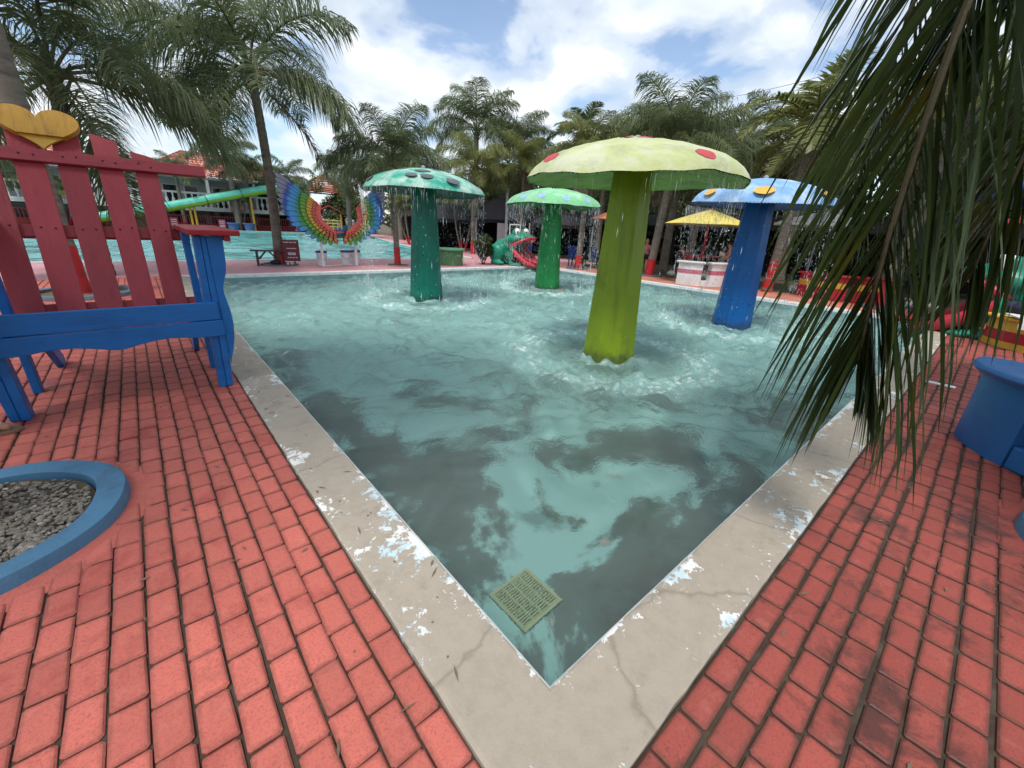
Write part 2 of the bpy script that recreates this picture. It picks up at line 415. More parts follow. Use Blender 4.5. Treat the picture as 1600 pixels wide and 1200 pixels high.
cap_mat('cap_yellow', (0.50, 0.56, 0.25), (0.60, 0.63, 0.47), 0.85, 0.42, 0.60)
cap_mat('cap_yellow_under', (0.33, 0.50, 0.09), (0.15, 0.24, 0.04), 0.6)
paint('stem_yellow', (0.23, 0.33, 0.010), 0.38, 0.10, 2, dirt=(0.10, 0.15, 0.008), dirt_amt=0.6, dirt_scale=1.6, bmp=0.12, fine=30)
paint('spot_red', (0.53, 0.055, 0.075), 0.55, 0.15, 8, bmp=0.3)
cap_mat('cap_green', (0.025, 0.34, 0.235), (0.48, 0.64, 0.56), 0.95, 0.42, 0.62)
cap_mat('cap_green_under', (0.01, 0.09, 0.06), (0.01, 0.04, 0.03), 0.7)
paint('stem_green', (0.0, 0.17, 0.115), 0.38, 0.12, 2, dirt=(0.0, 0.07, 0.05), dirt_amt=0.5, dirt_scale=1.6, bmp=0.12)
paint('spot_grey', (0.10, 0.115, 0.125), 0.6, 0.2, 10, dirt=(0.25, 0.28, 0.28), dirt_amt=0.4, dirt_scale=6, bmp=0.3)
cap_mat('cap_mint', (0.20, 0.54, 0.26), (0.46, 0.70, 0.50), 0.7)
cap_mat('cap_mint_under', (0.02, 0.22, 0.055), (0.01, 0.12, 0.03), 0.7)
paint('stem_mint', (0.015, 0.26, 0.065), 0.38, 0.12, 2, dirt=(0.01, 0.15, 0.03), dirt_amt=0.5, dirt_scale=1.6, bmp=0.12)
paint('spot_blue', (0.30, 0.47, 0.75), 0.6, 0.2, 10, bmp=0.3)
cap_mat('cap_blue', (0.20, 0.40, 0.70), (0.50, 0.64, 0.80), 0.7)
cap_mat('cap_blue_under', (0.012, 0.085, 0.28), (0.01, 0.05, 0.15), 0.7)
paint('stem_blue', (0.002, 0.105, 0.36), 0.36, 0.12, 2, dirt=(0.004, 0.045, 0.20), dirt_amt=0.5, dirt_scale=1.6, bmp=0.12)
paint('spot_orange', (0.72, 0.42, 0.07), 0.6, 0.15, 10, bmp=0.3)
for _n, _c in (('stem_yellow', (0.10, 0.14, 0.01)), ('stem_green', (0.0, 0.07, 0.05)), ('stem_mint', (0.01, 0.12, 0.03)), ('stem_blue', (0.004, 0.045, 0.17))): overlay(_n, 'stem', _c, 0.6)
paint('rim_dark', (0.06, 0.08, 0.04), 0.9, 0.5, 20, bmp=0.6)
paint('concrete', (0.27, 0.27, 0.25), 0.85, 0.25, 4, dirt=(0.12, 0.13, 0.11), dirt_amt=0.6, dirt_scale=3, bmp=0.5)
paint('bench_blue', (0.016, 0.12, 0.34), 0.45, 0.12, 2, dirt=(0.01, 0.07, 0.2), dirt_amt=0.5, dirt_scale=2, bmp=0.2, fine=20)
paint('white_paint', (0.74, 0.74, 0.73), 0.55, 0.1, 3, dirt=(0.45, 0.43, 0.40), dirt_amt=0.5, dirt_scale=2, bmp=0.15)
paint('pink_paint', (0.50, 0.12, 0.19), 0.55, 0.15, 3, bmp=0.15)
paint('red_paint', (0.42, 0.02, 0.03), 0.5, 0.2, 3, dirt=(0.2, 0.01, 0.02), dirt_amt=0.5, dirt_scale=2, bmp=0.15)
paint('yellow_paint', (0.66, 0.42, 0.05), 0.5, 0.15, 3, dirt=(0.4, 0.25, 0.04), dirt_amt=0.5, dirt_scale=2, bmp=0.15)
paint('frog_green', (0.008, 0.22, 0.135), 0.38, 0.15, 2.5, dirt=(0.005, 0.10, 0.065), dirt_amt=0.6, dirt_scale=2, bmp=0.15, fine=20)
paint('frog_red', (0.46, 0.025, 0.045), 0.35, 0.2, 3, dirt=(0.26, 0.015, 0.03), dirt_amt=0.6, dirt_scale=2.5, bmp=0.15)
plain('eye_white', (0.80, 0.80, 0.78), 0.3); plain('eye_black', (0.012, 0.012, 0.015), 0.25)
paint('mouth_dark', (0.07, 0.008, 0.012), 0.6, 0.2, 4, bmp=0)
paint('sign_maroon', (0.155, 0.030, 0.045), 0.5, 0.15, 5, bmp=0.05)
plain('sign_white', (0.72, 0.68, 0.68), 0.6)
plain('bucket_white', (0.70, 0.71, 0.72), 0.4); plain('bucket_lid', (0.015, 0.045, 0.16), 0.4)
paint('dark_wood', (0.045, 0.055, 0.06), 0.6, 0.25, 6, bmp=0.2)
plain('black_cloth', (0.012, 0.013, 0.016), 0.8)
paint('tent_grey', (0.055, 0.06, 0.068), 0.7, 0.2, 1.5, bmp=0.1)
paint('tent_dark', (0.010, 0.011, 0.013), 0.85, 0.3, 2, bmp=0.1)
paint('metal_grey', (0.30, 0.31, 0.32), 0.45, 0.15, 3, bmp=0.05)
paint('roof_tile', (0.40, 0.11, 0.06), 0.8, 0.3, 3, dirt=(0.18, 0.06, 0.04), dirt_amt=0.8, dirt_scale=2, bmp=0.6, objvar=0.22)
paint('house_white', (0.74, 0.74, 0.73), 0.6, 0.06, 1, bmp=0.05)
paint('house_wall', (0.42, 0.43, 0.44), 0.7, 0.15, 0.7, bmp=0.05)
paint('shade_brown', (0.022, 0.018, 0.015), 0.8, 0.3, 2, bmp=0.1)
plain('window_dark', (0.012, 0.015, 0.018), 0.12)
paint('rail_red', (0.20, 0.022, 0.025), 0.5, 0.2, 3, bmp=0.05)
paint('slide_teal', (0.10, 0.48, 0.36), 0.35, 0.2, 1.5, dirt=(0.30, 0.62, 0.50), dirt_amt=0.5, dirt_scale=1.2, bmp=0.05)
paint('slide_lime', (0.33, 0.46, 0.05), 0.35, 0.2, 1.5, bmp=0.05)
paint('post_yellow', (0.58, 0.35, 0.03), 0.45, 0.2, 3, bmp=0.05)
def canvas(name, c):
    m = paint(name, c, 0.8, 0.08, 3, bmp=0.05)
    return m
canvas('canvas_orange', (0.72, 0.25, 0.12)); canvas('canvas_yellow', (0.75, 0.62, 0.16)); canvas('canvas_white', (0.75, 0.75, 0.76)); canvas('canvas_blue', (0.012, 0.05, 0.22)); canvas('canvas_red', (0.40, 0.06, 0.07))
canvas('tub_blue', (0.08, 0.20, 0.45))
paint('towel', (0.70, 0.68, 0.67), 0.95, 0.1, 30, bmp=0.8, fine=120)
plain('navy', (0.012, 0.018, 0.05), 0.8)
paint('counter_green', (0.075, 0.20, 0.075), 0.6, 0.25, 2, dirt=(0.13, 0.22, 0.12), dirt_amt=0.6, dirt_scale=1.5, bmp=0.2)
paint('counter_top', (0.13, 0.40, 0.22), 0.5, 0.2, 2, bmp=0.1)
paint('skin', (0.46, 0.24, 0.16), 0.5, 0.12, 8, bmp=0.05, spec=0.3)
plain('hair', (0.02, 0.014, 0.01), 0.5)
plain('swim_pink', (0.45, 0.16, 0.20), 0.8); plain('swim_black', (0.015, 0.014, 0.018), 0.8); plain('shorts_denim', (0.05, 0.08, 0.15), 0.85)
plain('sandal', (0.62, 0.58, 0.50), 0.6); plain('sandal_sole', (0.20, 0.12, 0.07), 0.7)
plain('grate', (0.52, 0.58, 0.34), 0.7); plain('grate_dark', (0.04, 0.05, 0.04), 0.9)
plain('wire', (0.03, 0.03, 0.035), 0.6)
plain('flower_red', (0.45, 0.05, 0.03), 0.6)
m, t, b = new_mat('feather')
at = N(t, 'ShaderNodeAttribute'); at.attribute_name = 'Col'
t.links.new(at.outputs['Color'], b.inputs['Base Color']); b.inputs['Roughness'].default_value = 0.45
plain('feather_black', (0.012, 0.012, 0.013), 0.5)
m, t, b = new_mat('drop')
b.inputs['Base Color'].default_value = (0.92, 0.95, 0.97, 1); b.inputs['Roughness'].default_value = 0.15
b.inputs['Transmission Weight'].default_value = 0.35; b.inputs['IOR'].default_value = 1.33

# ------------------------------------------------------------------ mesh helpers (modelling units, scaled by U on build)
def V(*a): return Vector(a)
class MB:
    def __init__(s): s.v = []; s.f = []; s.c = []
    def add(s, vs, fs):
        o = len(s.v); s.v += [tuple(v) for v in vs]; s.f += [tuple(i + o for i in f) for f in fs]
    def box(s, x0, x1, y0, y1, z0, z1):
        s.add([(x0, y0, z0), (x1, y0, z0), (x1, y1, z0), (x0, y1, z0), (x0, y0, z1), (x1, y0, z1), (x1, y1, z1), (x0, y1, z1)],
              [(3, 2, 1, 0), (4, 5, 6, 7), (0, 1, 5, 4), (1, 2, 6, 5), (2, 3, 7, 6), (3, 0, 4, 7)])
    def bar(s, p, q, w, t, up=(0, 0, 1), w2=None):
        p, q = Vector(p), Vector(q); d = (q - p).normalized(); a = d.cross(Vector(up))
        if a.length < 1e-4: a = d.cross(Vector((1, 0, 0)))
        a.normalize(); b = a.cross(d); w2 = w if w2 is None else w2
        vs = []
        for c, ww in ((p, w), (q, w2)):
            for i, j in ((-1, -1), (1, -1), (1, 1), (-1, 1)): vs.append(c + a * i * ww / 2 + b * j * t / 2)
        s.add(vs, [(3, 2, 1, 0), (4, 5, 6, 7), (0, 1, 5, 4), (1, 2, 6, 5), (2, 3, 7, 6), (3, 0, 4, 7)])
    def tube(s, pts, r, n=8, cap=True, closed=False):
        pts = [Vector(p) for p in pts]; m = len(pts)
        if not hasattr(r, '__len__'): r = [r] * m
        vs = []; ref = Vector((0, 0, 1))
        d0 = (pts[1] - pts[0]).normalized()
        if abs(d0.z) > 0.9: ref = Vector((1, 0, 0))
        for i, p in enumerate(pts):
            if closed: d = (pts[(i + 1) % m] - pts[i - 1])
            else: d = (pts[min(i + 1, m - 1)] - pts[max(i - 1, 0)])
            d.normalize(); a = d.cross(ref)
            if a.length < 1e-3: a = d.cross(Vector((0, 1, 0)))
            a.normalize(); b = a.cross(d); ref = b if True else ref
            ref = b
            for k in range(n):
                t = 2 * PI * k / n; vs.append(p + (a * math.cos(t) + b * math.sin(t)) * r[i])
        fs = []
        for i in range(m if closed else m - 1):
            j = (i + 1) % m
            for k in range(n):
                l = (k + 1) % n; fs.append((i * n + k, i * n + l, j * n + l, j * n + k))
        if cap and not closed: fs += [tuple(reversed(range(n))), tuple((m - 1) * n + k for k in range(n))]
        s.add(vs, fs)
    def lathe(s, prof, n=24, c=(0, 0, 0), a0=0.0, a1=2 * PI, wob=None, closed_prof=False):
        full = abs(a1 - a0 - 2 * PI) < 1e-6; m = len(prof); cols = n if full else n + 1
        vs = []
        for i in range(cols):
            t = a0 + (a1 - a0) * i / n
            for j, (r, z) in enumerate(prof):
                dr, dz = wob(t, r, z) if wob else (0, 0)
                vs.append((c[0] + (r + dr) * math.cos(t), c[1] + (r + dr) * math.sin(t), c[2] + z + dz))
        fs = []
        mm = m if closed_prof else m - 1
        for i in range(n):
            k = (i + 1) % cols
            for j in range(mm):
                l = (j + 1) % m; fs.append((i * m + j, k * m + j, k * m + l, i * m + l))
        if closed_prof and not full:
            fs += [tuple(range(m - 1, -1, -1)), tuple((cols - 1) * m + j for j in range(m))]
        s.add(vs, fs)
    def prism(s, poly, t0, t1, ax='y'):
        def P(a, b, t): return (a, t, b) if ax == 'y' else ((t, a, b) if ax == 'x' else (a, b, t))
        n = len(poly)
        s.add([P(a, b, t0) for a, b in poly] + [P(a, b, t1) for a, b in poly],
              [tuple(range(n)), tuple(range(2 * n - 1, n - 1, -1))] + [(i, n + i, n + (i + 1) % n, (i + 1) % n) for i in range(n)])
    def ell(s, c, r, nu=16, nv=10, rot=None):
        vs = [(0, 0, 1)]
        for j in range(1, nv):
            t = PI * j / nv
            for i in range(nu):
                a = 2 * PI * i / nu; vs.append((math.sin(t) * math.cos(a), math.sin(t) * math.sin(a), math.cos(t)))
        vs.append((0, 0, -1))
        M = rot or Matrix.Identity(3)
        vs = [Vector(c) + M @ Vector((x * r[0], y * r[1], z * r[2])) for x, y, z in vs]
        fs = [(0, 1 + i, 1 + (i + 1) % nu) for i in range(nu)]
        for j in range(nv - 2):
            for i in range(nu):
                k = (i + 1) % nu; fs.append((1 + j * nu + i, 1 + (j + 1) * nu + i, 1 + (j + 1) * nu + k, 1 + j * nu + k))
        o = 1 + (nv - 2) * nu; e = len(vs) - 1
        fs += [(o + (i + 1) % nu, o + i, e) for i in range(nu)]
        s.add(vs, fs)
    def mesh(s, name, mat):
        me = bpy.data.meshes.new(name)
        a = np.array(s.v, dtype=np.float64).reshape(-1, 3) * U
        me.from_pydata(a.tolist(), [], s.f)
        if mat: me.materials.append(MATS[mat])
        return me
    def build(s, name, mat, parent=None, loc=(0, 0, 0), rz=0.0, smooth=False, bevel=0.0, rec=True):
        me = s.mesh(name, mat)
        if rec:
            bm = bmesh.new(); bm.from_mesh(me); bmesh.ops.recalc_face_normals(bm, faces=bm.faces); bm.to_mesh(me); bm.free()
        return link(name, me, parent, loc, rz, smooth, bevel)
def link(name, me, parent=None, loc=(0, 0, 0), rz=0.0, smooth=False, bevel=0.0):
    o = bpy.data.objects.new(name, me)
    col.objects.link(o)
    o.parent = parent
    o.location = [c * U for c in loc]
    o.rotation_euler = (0, 0, rz)
    if smooth and me is not None and me.polygons:
        me.polygons.foreach_set('use_smooth', [True] * len(me.polygons))
        try: me.set_sharp_from_angle(angle=R(40 if smooth is True else smooth))
        except Exception: pass
    if bevel:
        b = o.modifiers.new('bevel', 'BEVEL'); b.width = bevel * U; b.segments = 2; b.limit_method = 'ANGLE'; b.angle_limit = R(35)
    return o
def tag(o, label=None, cat=None, group=None, kind=None):
    if label: o['label'] = label
    if cat: o['category'] = cat
    if group: o['group'] = group
    if kind: o['kind'] = kind
    return o
def thing(name, loc, label, cat, group=None, rz=0.0):
    return tag(link(name, None, None, loc, rz), label, cat, group)
def struct(o): return tag(o, kind='structure')
def stuff(o, label=None, cat=None): return tag(o, label, cat, None, 'stuff')
# ------------------------------------------------------------------ the setting
XL, XR, YN, YF = 0.517, 8.335, 0.390, 8.392       # splash pool, inner edges
CW = 0.207                                         # coping width
WZ, FZ = -0.125, -0.40                             # water level, pool floor
BIG = [(-16.0, 11.12), (7.9, 11.12), (8.35, 15.5), (9.75, 21.3), (12.0, 29.6), (-16.0, 28.2)]

def fill_sheet(name, mat, outer, holes, z):
    bm = bmesh.new()
    for loop in [outer] + holes:
        vs = [bm.verts.new((x * U, y * U, z * U)) for x, y in loop]
        for i in range(len(vs)): bm.edges.new((vs[i], vs[(i + 1) % len(vs)]))
    bmesh.ops.triangle_fill(bm, edges=bm.edges[:], use_beauty=True)
    for f in bm.faces:
        if f.normal.z < 0: f.normal_flip()
    me = bpy.data.meshes.new(name); bm.to_mesh(me); bm.free()
    me.materials.append(MATS[mat])
    return link(name, me)
def rect(x0, x1, y0, y1): return [(x0, y0), (x1, y0), (x1, y1), (x0, y1)]
G = 0.03
struct(fill_sheet('ground', 'soil', rect(-150, 150, -150, 150), [rect(XL - CW + G, XR + CW - G, YN - CW + G, YF + CW - G), BIG], -0.030))
# paved decks: pink between the pools, coral strip along the far right edge
struct(fill_sheet('pink_deck', 'pink_deck', rect(-16, 11.5, YF + CW - 0.002, 11.02), [], -0.004))
struct(fill_sheet('coral_deck', 'coral_deck', rect(XR + CW - 0.002, 9.9, -2.6, YF + CW - 0.006), [], -0.005))
struct(fill_sheet('far_deck', 'pink_deck', [(8.02, 11.03), (16, 11.03), (16, 30), (12.2, 30), (9.9, 21.3), (8.5, 15.5)], [], -0.006))

# --- coping: a profile swept round the rectangle with mitred corners
def build_coping():
    prof = [(CW, -0.03, 0.6), (CW, 0.007, 1.0), (CW - 0.008, 0.011, 1.0), (CW * 0.86, 0.012, 0.6), (CW * 0.7, 0.012, 0.0), (CW * 0.5, 0.012, -0.3), (CW * 0.3, 0.012, 0.1), (CW * 0.14, 0.012, 0.8), (0.010, 0.0115, 1.3), (0.004, 0.009, 1.6)]
    path = []
    def seg(a, b, n): return [(a[0] + (b[0] - a[0]) * i / n, a[1] + (b[1] - a[1]) * i / n, i == 0) for i in range(n)]
    c = [(XL, YF), (XL, YN), (XR, YN), (XR, YF)]
    n = 160
    for i in range(4): path += seg(c[i], c[(i + 1) % 4], n)
    outn = [(-1, 0), (0, -1), (1, 0), (0, 1)]
    vs, ed = [], []
    for k, (x, y, corner) in enumerate(path):
        side = k // n
        a = outn[side]
        if corner:
            p = outn[side - 1]; d = (a[0] + p[0], a[1] + p[1])
        else: d = a
        for j, (o, z, e) in enumerate(prof):
            jit = 0 if corner else (random.uniform(-1, 1) * 0.0016 if j in (0, 1, 2, 8, 9) else 0)
            vs.append((x + d[0] * (o + jit), y + d[1] * (o + jit), z)); ed.append(e)
    m = len(prof); T = len(path); fs, mi = [], []
    for k in range(T):
        l = (k + 1) % T
        for j in range(m - 1):
            fs.append((k * m + j, k * m + j + 1, l * m + j + 1, l * m + j))
            mi.append(0 if k // n in (0, 1) else 1)
    mb = MB(); mb.v = vs; mb.f = fs
    o = mb.build('pool_coping', 'coping_worn')
    o.data.materials.append(MATS['coping_white'])
    o.data.polygons.foreach_set('material_index', mi)
    at = o.data.attributes.new('edge', 'FLOAT', 'POINT'); at.data.foreach_set('value', ed)
    struct(o)
    # white painted lip below the coping
    mb = MB()
    e = 0.003
    for (a, b) in [((XL, YF), (XL, YN)), ((XL, YN), (XR, YN)), ((XR, YN), (XR, YF)), ((XR, YF), (XL, YF))]:
        k = 60
        for i in range(k):
            p = (a[0] + (b[0] - a[0]) * i / k, a[1] + (b[1] - a[1]) * i / k); q = (a[0] + (b[0] - a[0]) * (i + 1) / k, a[1] + (b[1] - a[1]) * (i + 1) / k)
            mb.add([(p[0], p[1], 0.009), (q[0], q[1], 0.009), (q[0], q[1], -0.035), (p[0], p[1], -0.035)], [(0, 1, 2, 3)])
    o = mb.build('pool_edge', 'pool_edge_white', rec=False); struct(o)
build_coping()
# --- basin
mb = MB()
for (a, b) in [((XL, YF), (XL, YN)), ((XL, YN), (XR, YN)), ((XR, YN), (XR, YF)), ((XR, YF), (XL, YF))]:
    mb.add([(a[0], a[1], -0.035), (b[0], b[1], -0.035), (b[0], b[1], FZ), (a[0], a[1], FZ)], [(0, 1, 2, 3)])
struct(mb.build('pool_wall', 'pool_wall', rec=False))
mb = MB(); mb.add([(XL, YN, FZ), (XR, YN, FZ), (XR, YF, FZ), (XL, YF, FZ)], [(0, 1, 2, 3)])
struct(mb.build('pool_floor', 'pool_floor', rec=False))

MUSH = [(3.24, 2.24), (3.26, 5.74), (6.04, 5.84), (6.02, 2.22)]
# --- water: real ripples, calm in the near corner, choppy and splashed under the mushrooms
def water_sheet():
    st = 0.022
    nx, ny = int((XR - XL) / st), int((YF - YN) / st)
    x = np.linspace(XL, XR, nx + 1); y = np.linspace(YN, YF, ny + 1)
    X, Y = np.meshgrid(x, y, indexing='ij')
    r = np.random.default_rng(3)
    d = np.hypot(X - XL, Y - YN)
    calm = np.clip((np.minimum(X - XL, 9) + (Y - YN) - 0.60) / 2.6, 0.02, 1.0) ** 1.5
    # domain warp so that crests are not straight
    wx = sum(np.sin(X * a + Y * b + c) for a, b, c in [(1.9, 0.7, 0.3), (-0.8, 2.3, 1.7), (2.7, -1.9, 4.0), (5.1, 3.7, 2.2)]) * 0.045
    wy = sum(np.sin(X * a + Y * b + c) for a, b, c in [(0.6, 2.1, 2.3), (2.2, 0.9, 0.4), (-2.4, 2.6, 1.1), (4.3, -4.9, 0.7)]) * 0.045
    Z = np.zeros_like(X)
    for i in range(70):
        lam = 0.075 * (6.5 ** r.random()); k = 2 * PI / lam; a = r.uniform(0, 2 * PI)
        if i % 2: a = r.normal(0.9, 0.7)
        ph = r.uniform(0, 2 * PI)
        Z += np.sin(k * (np.cos(a) * (X + wx) + np.sin(a) * (Y + wy)) + ph) * lam * 0.0125
    Z = Z * calm
    Z = np.where(Z > 0, Z * 1.35, Z * 0.7)
    for mx_, my_ in MUSH:
        rr = np.hypot(X - mx_, Y - my_)
        ring = np.exp(-((rr - 0.86) / 0.14) ** 2)
        nz = r.normal(0, 1, X.shape)
        for _ in range(1): nz = (nz + np.roll(nz, 1, 0) + np.roll(nz, 1, 1) + np.roll(nz, -1, 0) + np.roll(nz, -1, 1)) / 2.6
        Z += ring * nz * 0.0040
        Z += np.exp(-((rr - 0.9) / 0.75) ** 2) * np.sin(rr * 30 + 1.3) * 0.0035
    Z += WZ
    FO = sum(np.exp(-((np.hypot(X - a_, Y - b_) - 0.85) / 0.20) ** 2) + 0.9 * np.exp(-((np.hypot(X - a_, Y - b_) - 0.27) / 0.10) ** 2) for a_, b_ in MUSH)
    co = np.stack([X, Y, Z], -1).reshape(-1, 3) * U
    I = np.arange((nx + 1) * (ny + 1)).reshape(nx + 1, ny + 1)
    F = np.stack([I[:-1, :-1], I[1:, :-1], I[1:, 1:], I[:-1, 1:]], -1).reshape(-1, 4)
    me = bpy.data.meshes.new('pool_water')
    me.vertices.add(len(co)); me.vertices.foreach_set('co', co.ravel())
    me.loops.add(F.size); me.loops.foreach_set('vertex_index', F.ravel())
    me.polygons.add(len(F)); me.polygons.foreach_set('loop_start', np.arange(0, F.size, 4)); me.polygons.foreach_set('loop_total', np.full(len(F), 4))
    me.update(calc_edges=True); me.polygons.foreach_set('use_smooth', [True] * len(F))
    me.materials.append(MATS['water'])
    at = me.attributes.new('foam', 'FLOAT', 'POINT'); at.data.foreach_set('value', np.clip(FO, 0, 1).ravel().astype(np.float32))
    struct(link('pool_water', me))
water_sheet()
# --- the big pool behind
struct(fill_sheet('big_pool_floor', 'bigpool_floor', [(x, y) for x, y in BIG], [], -0.75))
mb = MB()
for i in range(len(BIG)):
    a, b = BIG[i], BIG[(i + 1) % len(BIG)]
    mb.add([(a[0], a[1], -0.02), (b[0], b[1], -0.02), (b[0], b[1], -0.75), (a[0], a[1], -0.75)], [(0, 1, 2, 3)])
struct(mb.build('big_pool_wall', 'bigpool_floor', rec=False))
def big_water():
    r = np.random.default_rng(5)
    st = 0.13
    x = np.arange(-6.0, 12.2, st); y = np.arange(11.12, 29.4, st)
    X, Y = np.meshgrid(x, y, indexing='ij'); Z = np.zeros_like(X)
    for i in range(40):
        lam = 0.5 * (4.0 ** r.random()); k = 2 * PI / lam; a = r.normal(1.3, 0.5); ph = r.uniform(0, 6.28)
        Z += np.sin(k * (np.cos(a) * X + np.sin(a) * Y) + ph + 0.8 * np.sin(X * 1.3 + Y * 0.4 + i)) * lam * 0.0058
    Z -= 0.085
    # right boundary follows the pool edge
    def xmax(yy):
        for (x0, y0), (x1, y1) in zip(BIG[1:4], BIG[2:5]):
            if yy <= y1: return x0 + (x1 - x0) * (yy - y0) / (y1 - y0)
        return 12
    lim = np.array([xmax(v) for v in y]); X = np.minimum(X, lim[None, :])
    co = np.stack([X, Y, Z], -1).reshape(-1, 3) * U
    nx, ny = X.shape; I = np.arange(nx * ny).reshape(nx, ny)
    F = np.stack([I[:-1, :-1], I[1:, :-1], I[1:, 1:], I[:-1, 1:]], -1).reshape(-1, 4)
    fx = X[:-1, :-1].ravel() != X[1:, :-1].ravel()
    F = F[fx]
    me = bpy.data.meshes.new('big_pool_water')
    me.from_pydata(co.tolist(), [], F.tolist())
    me.polygons.foreach_set('use_smooth', [True] * len(F)); me.materials.append(MATS['water_big'])
    struct(link('big_pool_water', me))
big_water()
mb = MB()
for i in range(len(BIG)):
    a, b = V(*BIG[i], 0), V(*BIG[(i + 1) % len(BIG)], 0)
    d = (b - a).normalized(); nrm = V(d.y, -d.x, 0) * 0.10
    a2, b2 = a - d * 0.02, b + d * 0.02
    mb.add([a2, b2, b2 + nrm, a2 + nrm, a2 + V(0, 0, 0.02), b2 + V(0, 0, 0.02), b2 + nrm + V(0, 0, 0.02), a2 + nrm + V(0, 0, 0.02)], [(4, 5, 6, 7), (0, 1, 5, 4), (2, 3, 7, 6)])
struct(mb.build('big_pool_coping', 'coping_white'))

# --- brick paving
def project(p):
    d = Vector(p) - Vector((0, 0, 1.0)); z = d.dot(_fw)
    if z < 0.05: return None
    return 800 + 638.44 * d.dot(_r2) / z, 600 - 638.44 * d.dot(_u2) / z, z
RINGS = [(-0.605, 1.870, 0.40), (-0.60, 7.02, 0.50), (-0.62, 4.72, 0.36)]
RRING = [(2.40, -0.72, 0.39)]
BW, BL = 0.0692, 0.1215
def brick_meshes(mat, along, nvar=14):
    thin = 0.62 if mat == 'brick_left' else 1.0
    out_ = []
    for k in range(nvar):
        jw, jl = random.uniform(0.0026, 0.0050) * thin, random.uniform(0.0018, 0.0036) * thin
        hx, hy = BW / 2 - jw, BL / 2 - jl
        if along == 'x': hx, hy = hy, hx
        j = lambda: random.uniform(-1, 1) * 0.0016
        top = []
        for sx, sy in ((-1, -1), (1, -1), (1, 1), (-1, 1)):      # worn, clipped corners
            cc = random.uniform(0.003, 0.0085); x, y = sx * hx + j(), sy * hy + j()
            pa, pb = (x - sx * cc, y), (x, y - sy * cc)
            top += [pa, pb] if sx * sy < 0 else [pb, pa]
        sh = lambda q, k, z: [(x - math.copysign(min(k, abs(x)), x), y - math.copysign(min(k, abs(y)), y), z) for x, y in q]
        lo = [(x, y, -0.022) for x, y in top]; hi = [(x, y, -0.0030 + j() * 0.4) for x, y in top]
        mb = MB(); fs = []
        for L in range(3):
            for q in range(8): fs.append((L * 8 + q, L * 8 + (q + 1) % 8, L * 8 + 8 + (q + 1) % 8, L * 8 + 8 + q))
        mb.add(lo + hi + sh(top, 0.0040, 0.0) + sh(top, 0.0150, 0.0007), fs + [tuple(range(24, 32))])
        mb.rim = [1.0] * 16 + [0.75] * 8 + [0.0] * 8
        me = mb.mesh('brick', mat); at = me.attributes.new('rim', 'FLOAT', 'POINT'); at.data.foreach_set('value', mb.rim)
        out_.append((mb, me))
    return out_
def paving(name, mat, along, u0, u1, v0, v1, place, skip):
    """columns run along v; place(u, v) -> (x, y)"""
    base = MB()
    xa, ya = place(u0, v0); xb, yb = place(u1, v1)
    x0, x1 = min(xa, xb), max(xa, xb); y0, y1 = min(ya, yb), max(ya, yb)
    base.box(x0, x1, y0, y1, -0.026, -0.0085)
    root = struct(base.build(name, 'joint'))
    var = brick_meshes(mat, along)
    spots = []
    nu = int((u1 - u0) / BW)
    for i in range(nu):
        u = u0 + (i + 0.5) * BW
        off = (i % 2) * BL * 0.5 + random.uniform(-0.22, 0.22) * BL
        v = v0 + off - BL
        wob = random.uniform(0, 6)
        while v < v1 - BL * 0.5:
            v += BL
            if v < v0 + BL / 2: continue
            uu = u + 0.0022 * math.sin(v * 1.7 + wob)
            x, y = place(uu, v)
            if any(math.hypot(x - a, y - b) < r + 0.005 for a, b, r in skip): continue
            q = project((x, y, 0))
            vis = q is not None and -25 < q[0] < 1625 and -25 < q[1] < 1225
            spots.append((q[2] if vis else 99 + math.hypot(x, y), x, y))
    spots.sort()
    for k, (d, x, y) in enumerate(spots[:300]):
        o = bpy.data.objects.new('brick', var[random.randrange(len(var))][1])
        col.objects.link(o); o.parent = root
        o.location = (x * U, y * U, random.uniform(-0.002, 0.0015) * U); o.rotation_euler = (random.gauss(0, 0.006), random.gauss(0, 0.006), random.gauss(0, 0.009))
    mb = MB(); rn = []; rm = []
    for d, x, y in spots[300:]:
        src = var[random.randrange(len(var))][0]; dz = random.uniform(-0.002, 0.0015); a = random.gauss(0, 0.009); c, s = math.cos(a), math.sin(a)
        mb.add([(x + c * p[0] - s * p[1], y + s * p[0] + c * p[1], p[2] + dz) for p in src.v], src.f)
        rn += [random.random()] * len(src.v); rm += src.rim
    o = mb.build('brick_field', mat, root, rec=False)
    at = o.data.attributes.new('rnd', 'FLOAT', 'POINT'); at.data.foreach_set('value', rn)
    at = o.data.attributes.new('rim', 'FLOAT', 'POINT'); at.data.foreach_set('value', rm)
    stuff(o)
    return root
paving('brick_paving', 'brick_left', 'y', 0.0, 2.35, -0.5, YF + CW - 0.01, lambda u, v: (XL - CW - 0.003 - u, v), RINGS)
paving('brick_paving', 'brick_right', 'x', 0.0, 2.1, XL - CW, XR + CW - 0.01, lambda u, v: (v, YN - CW - 0.003 - u), RRING)
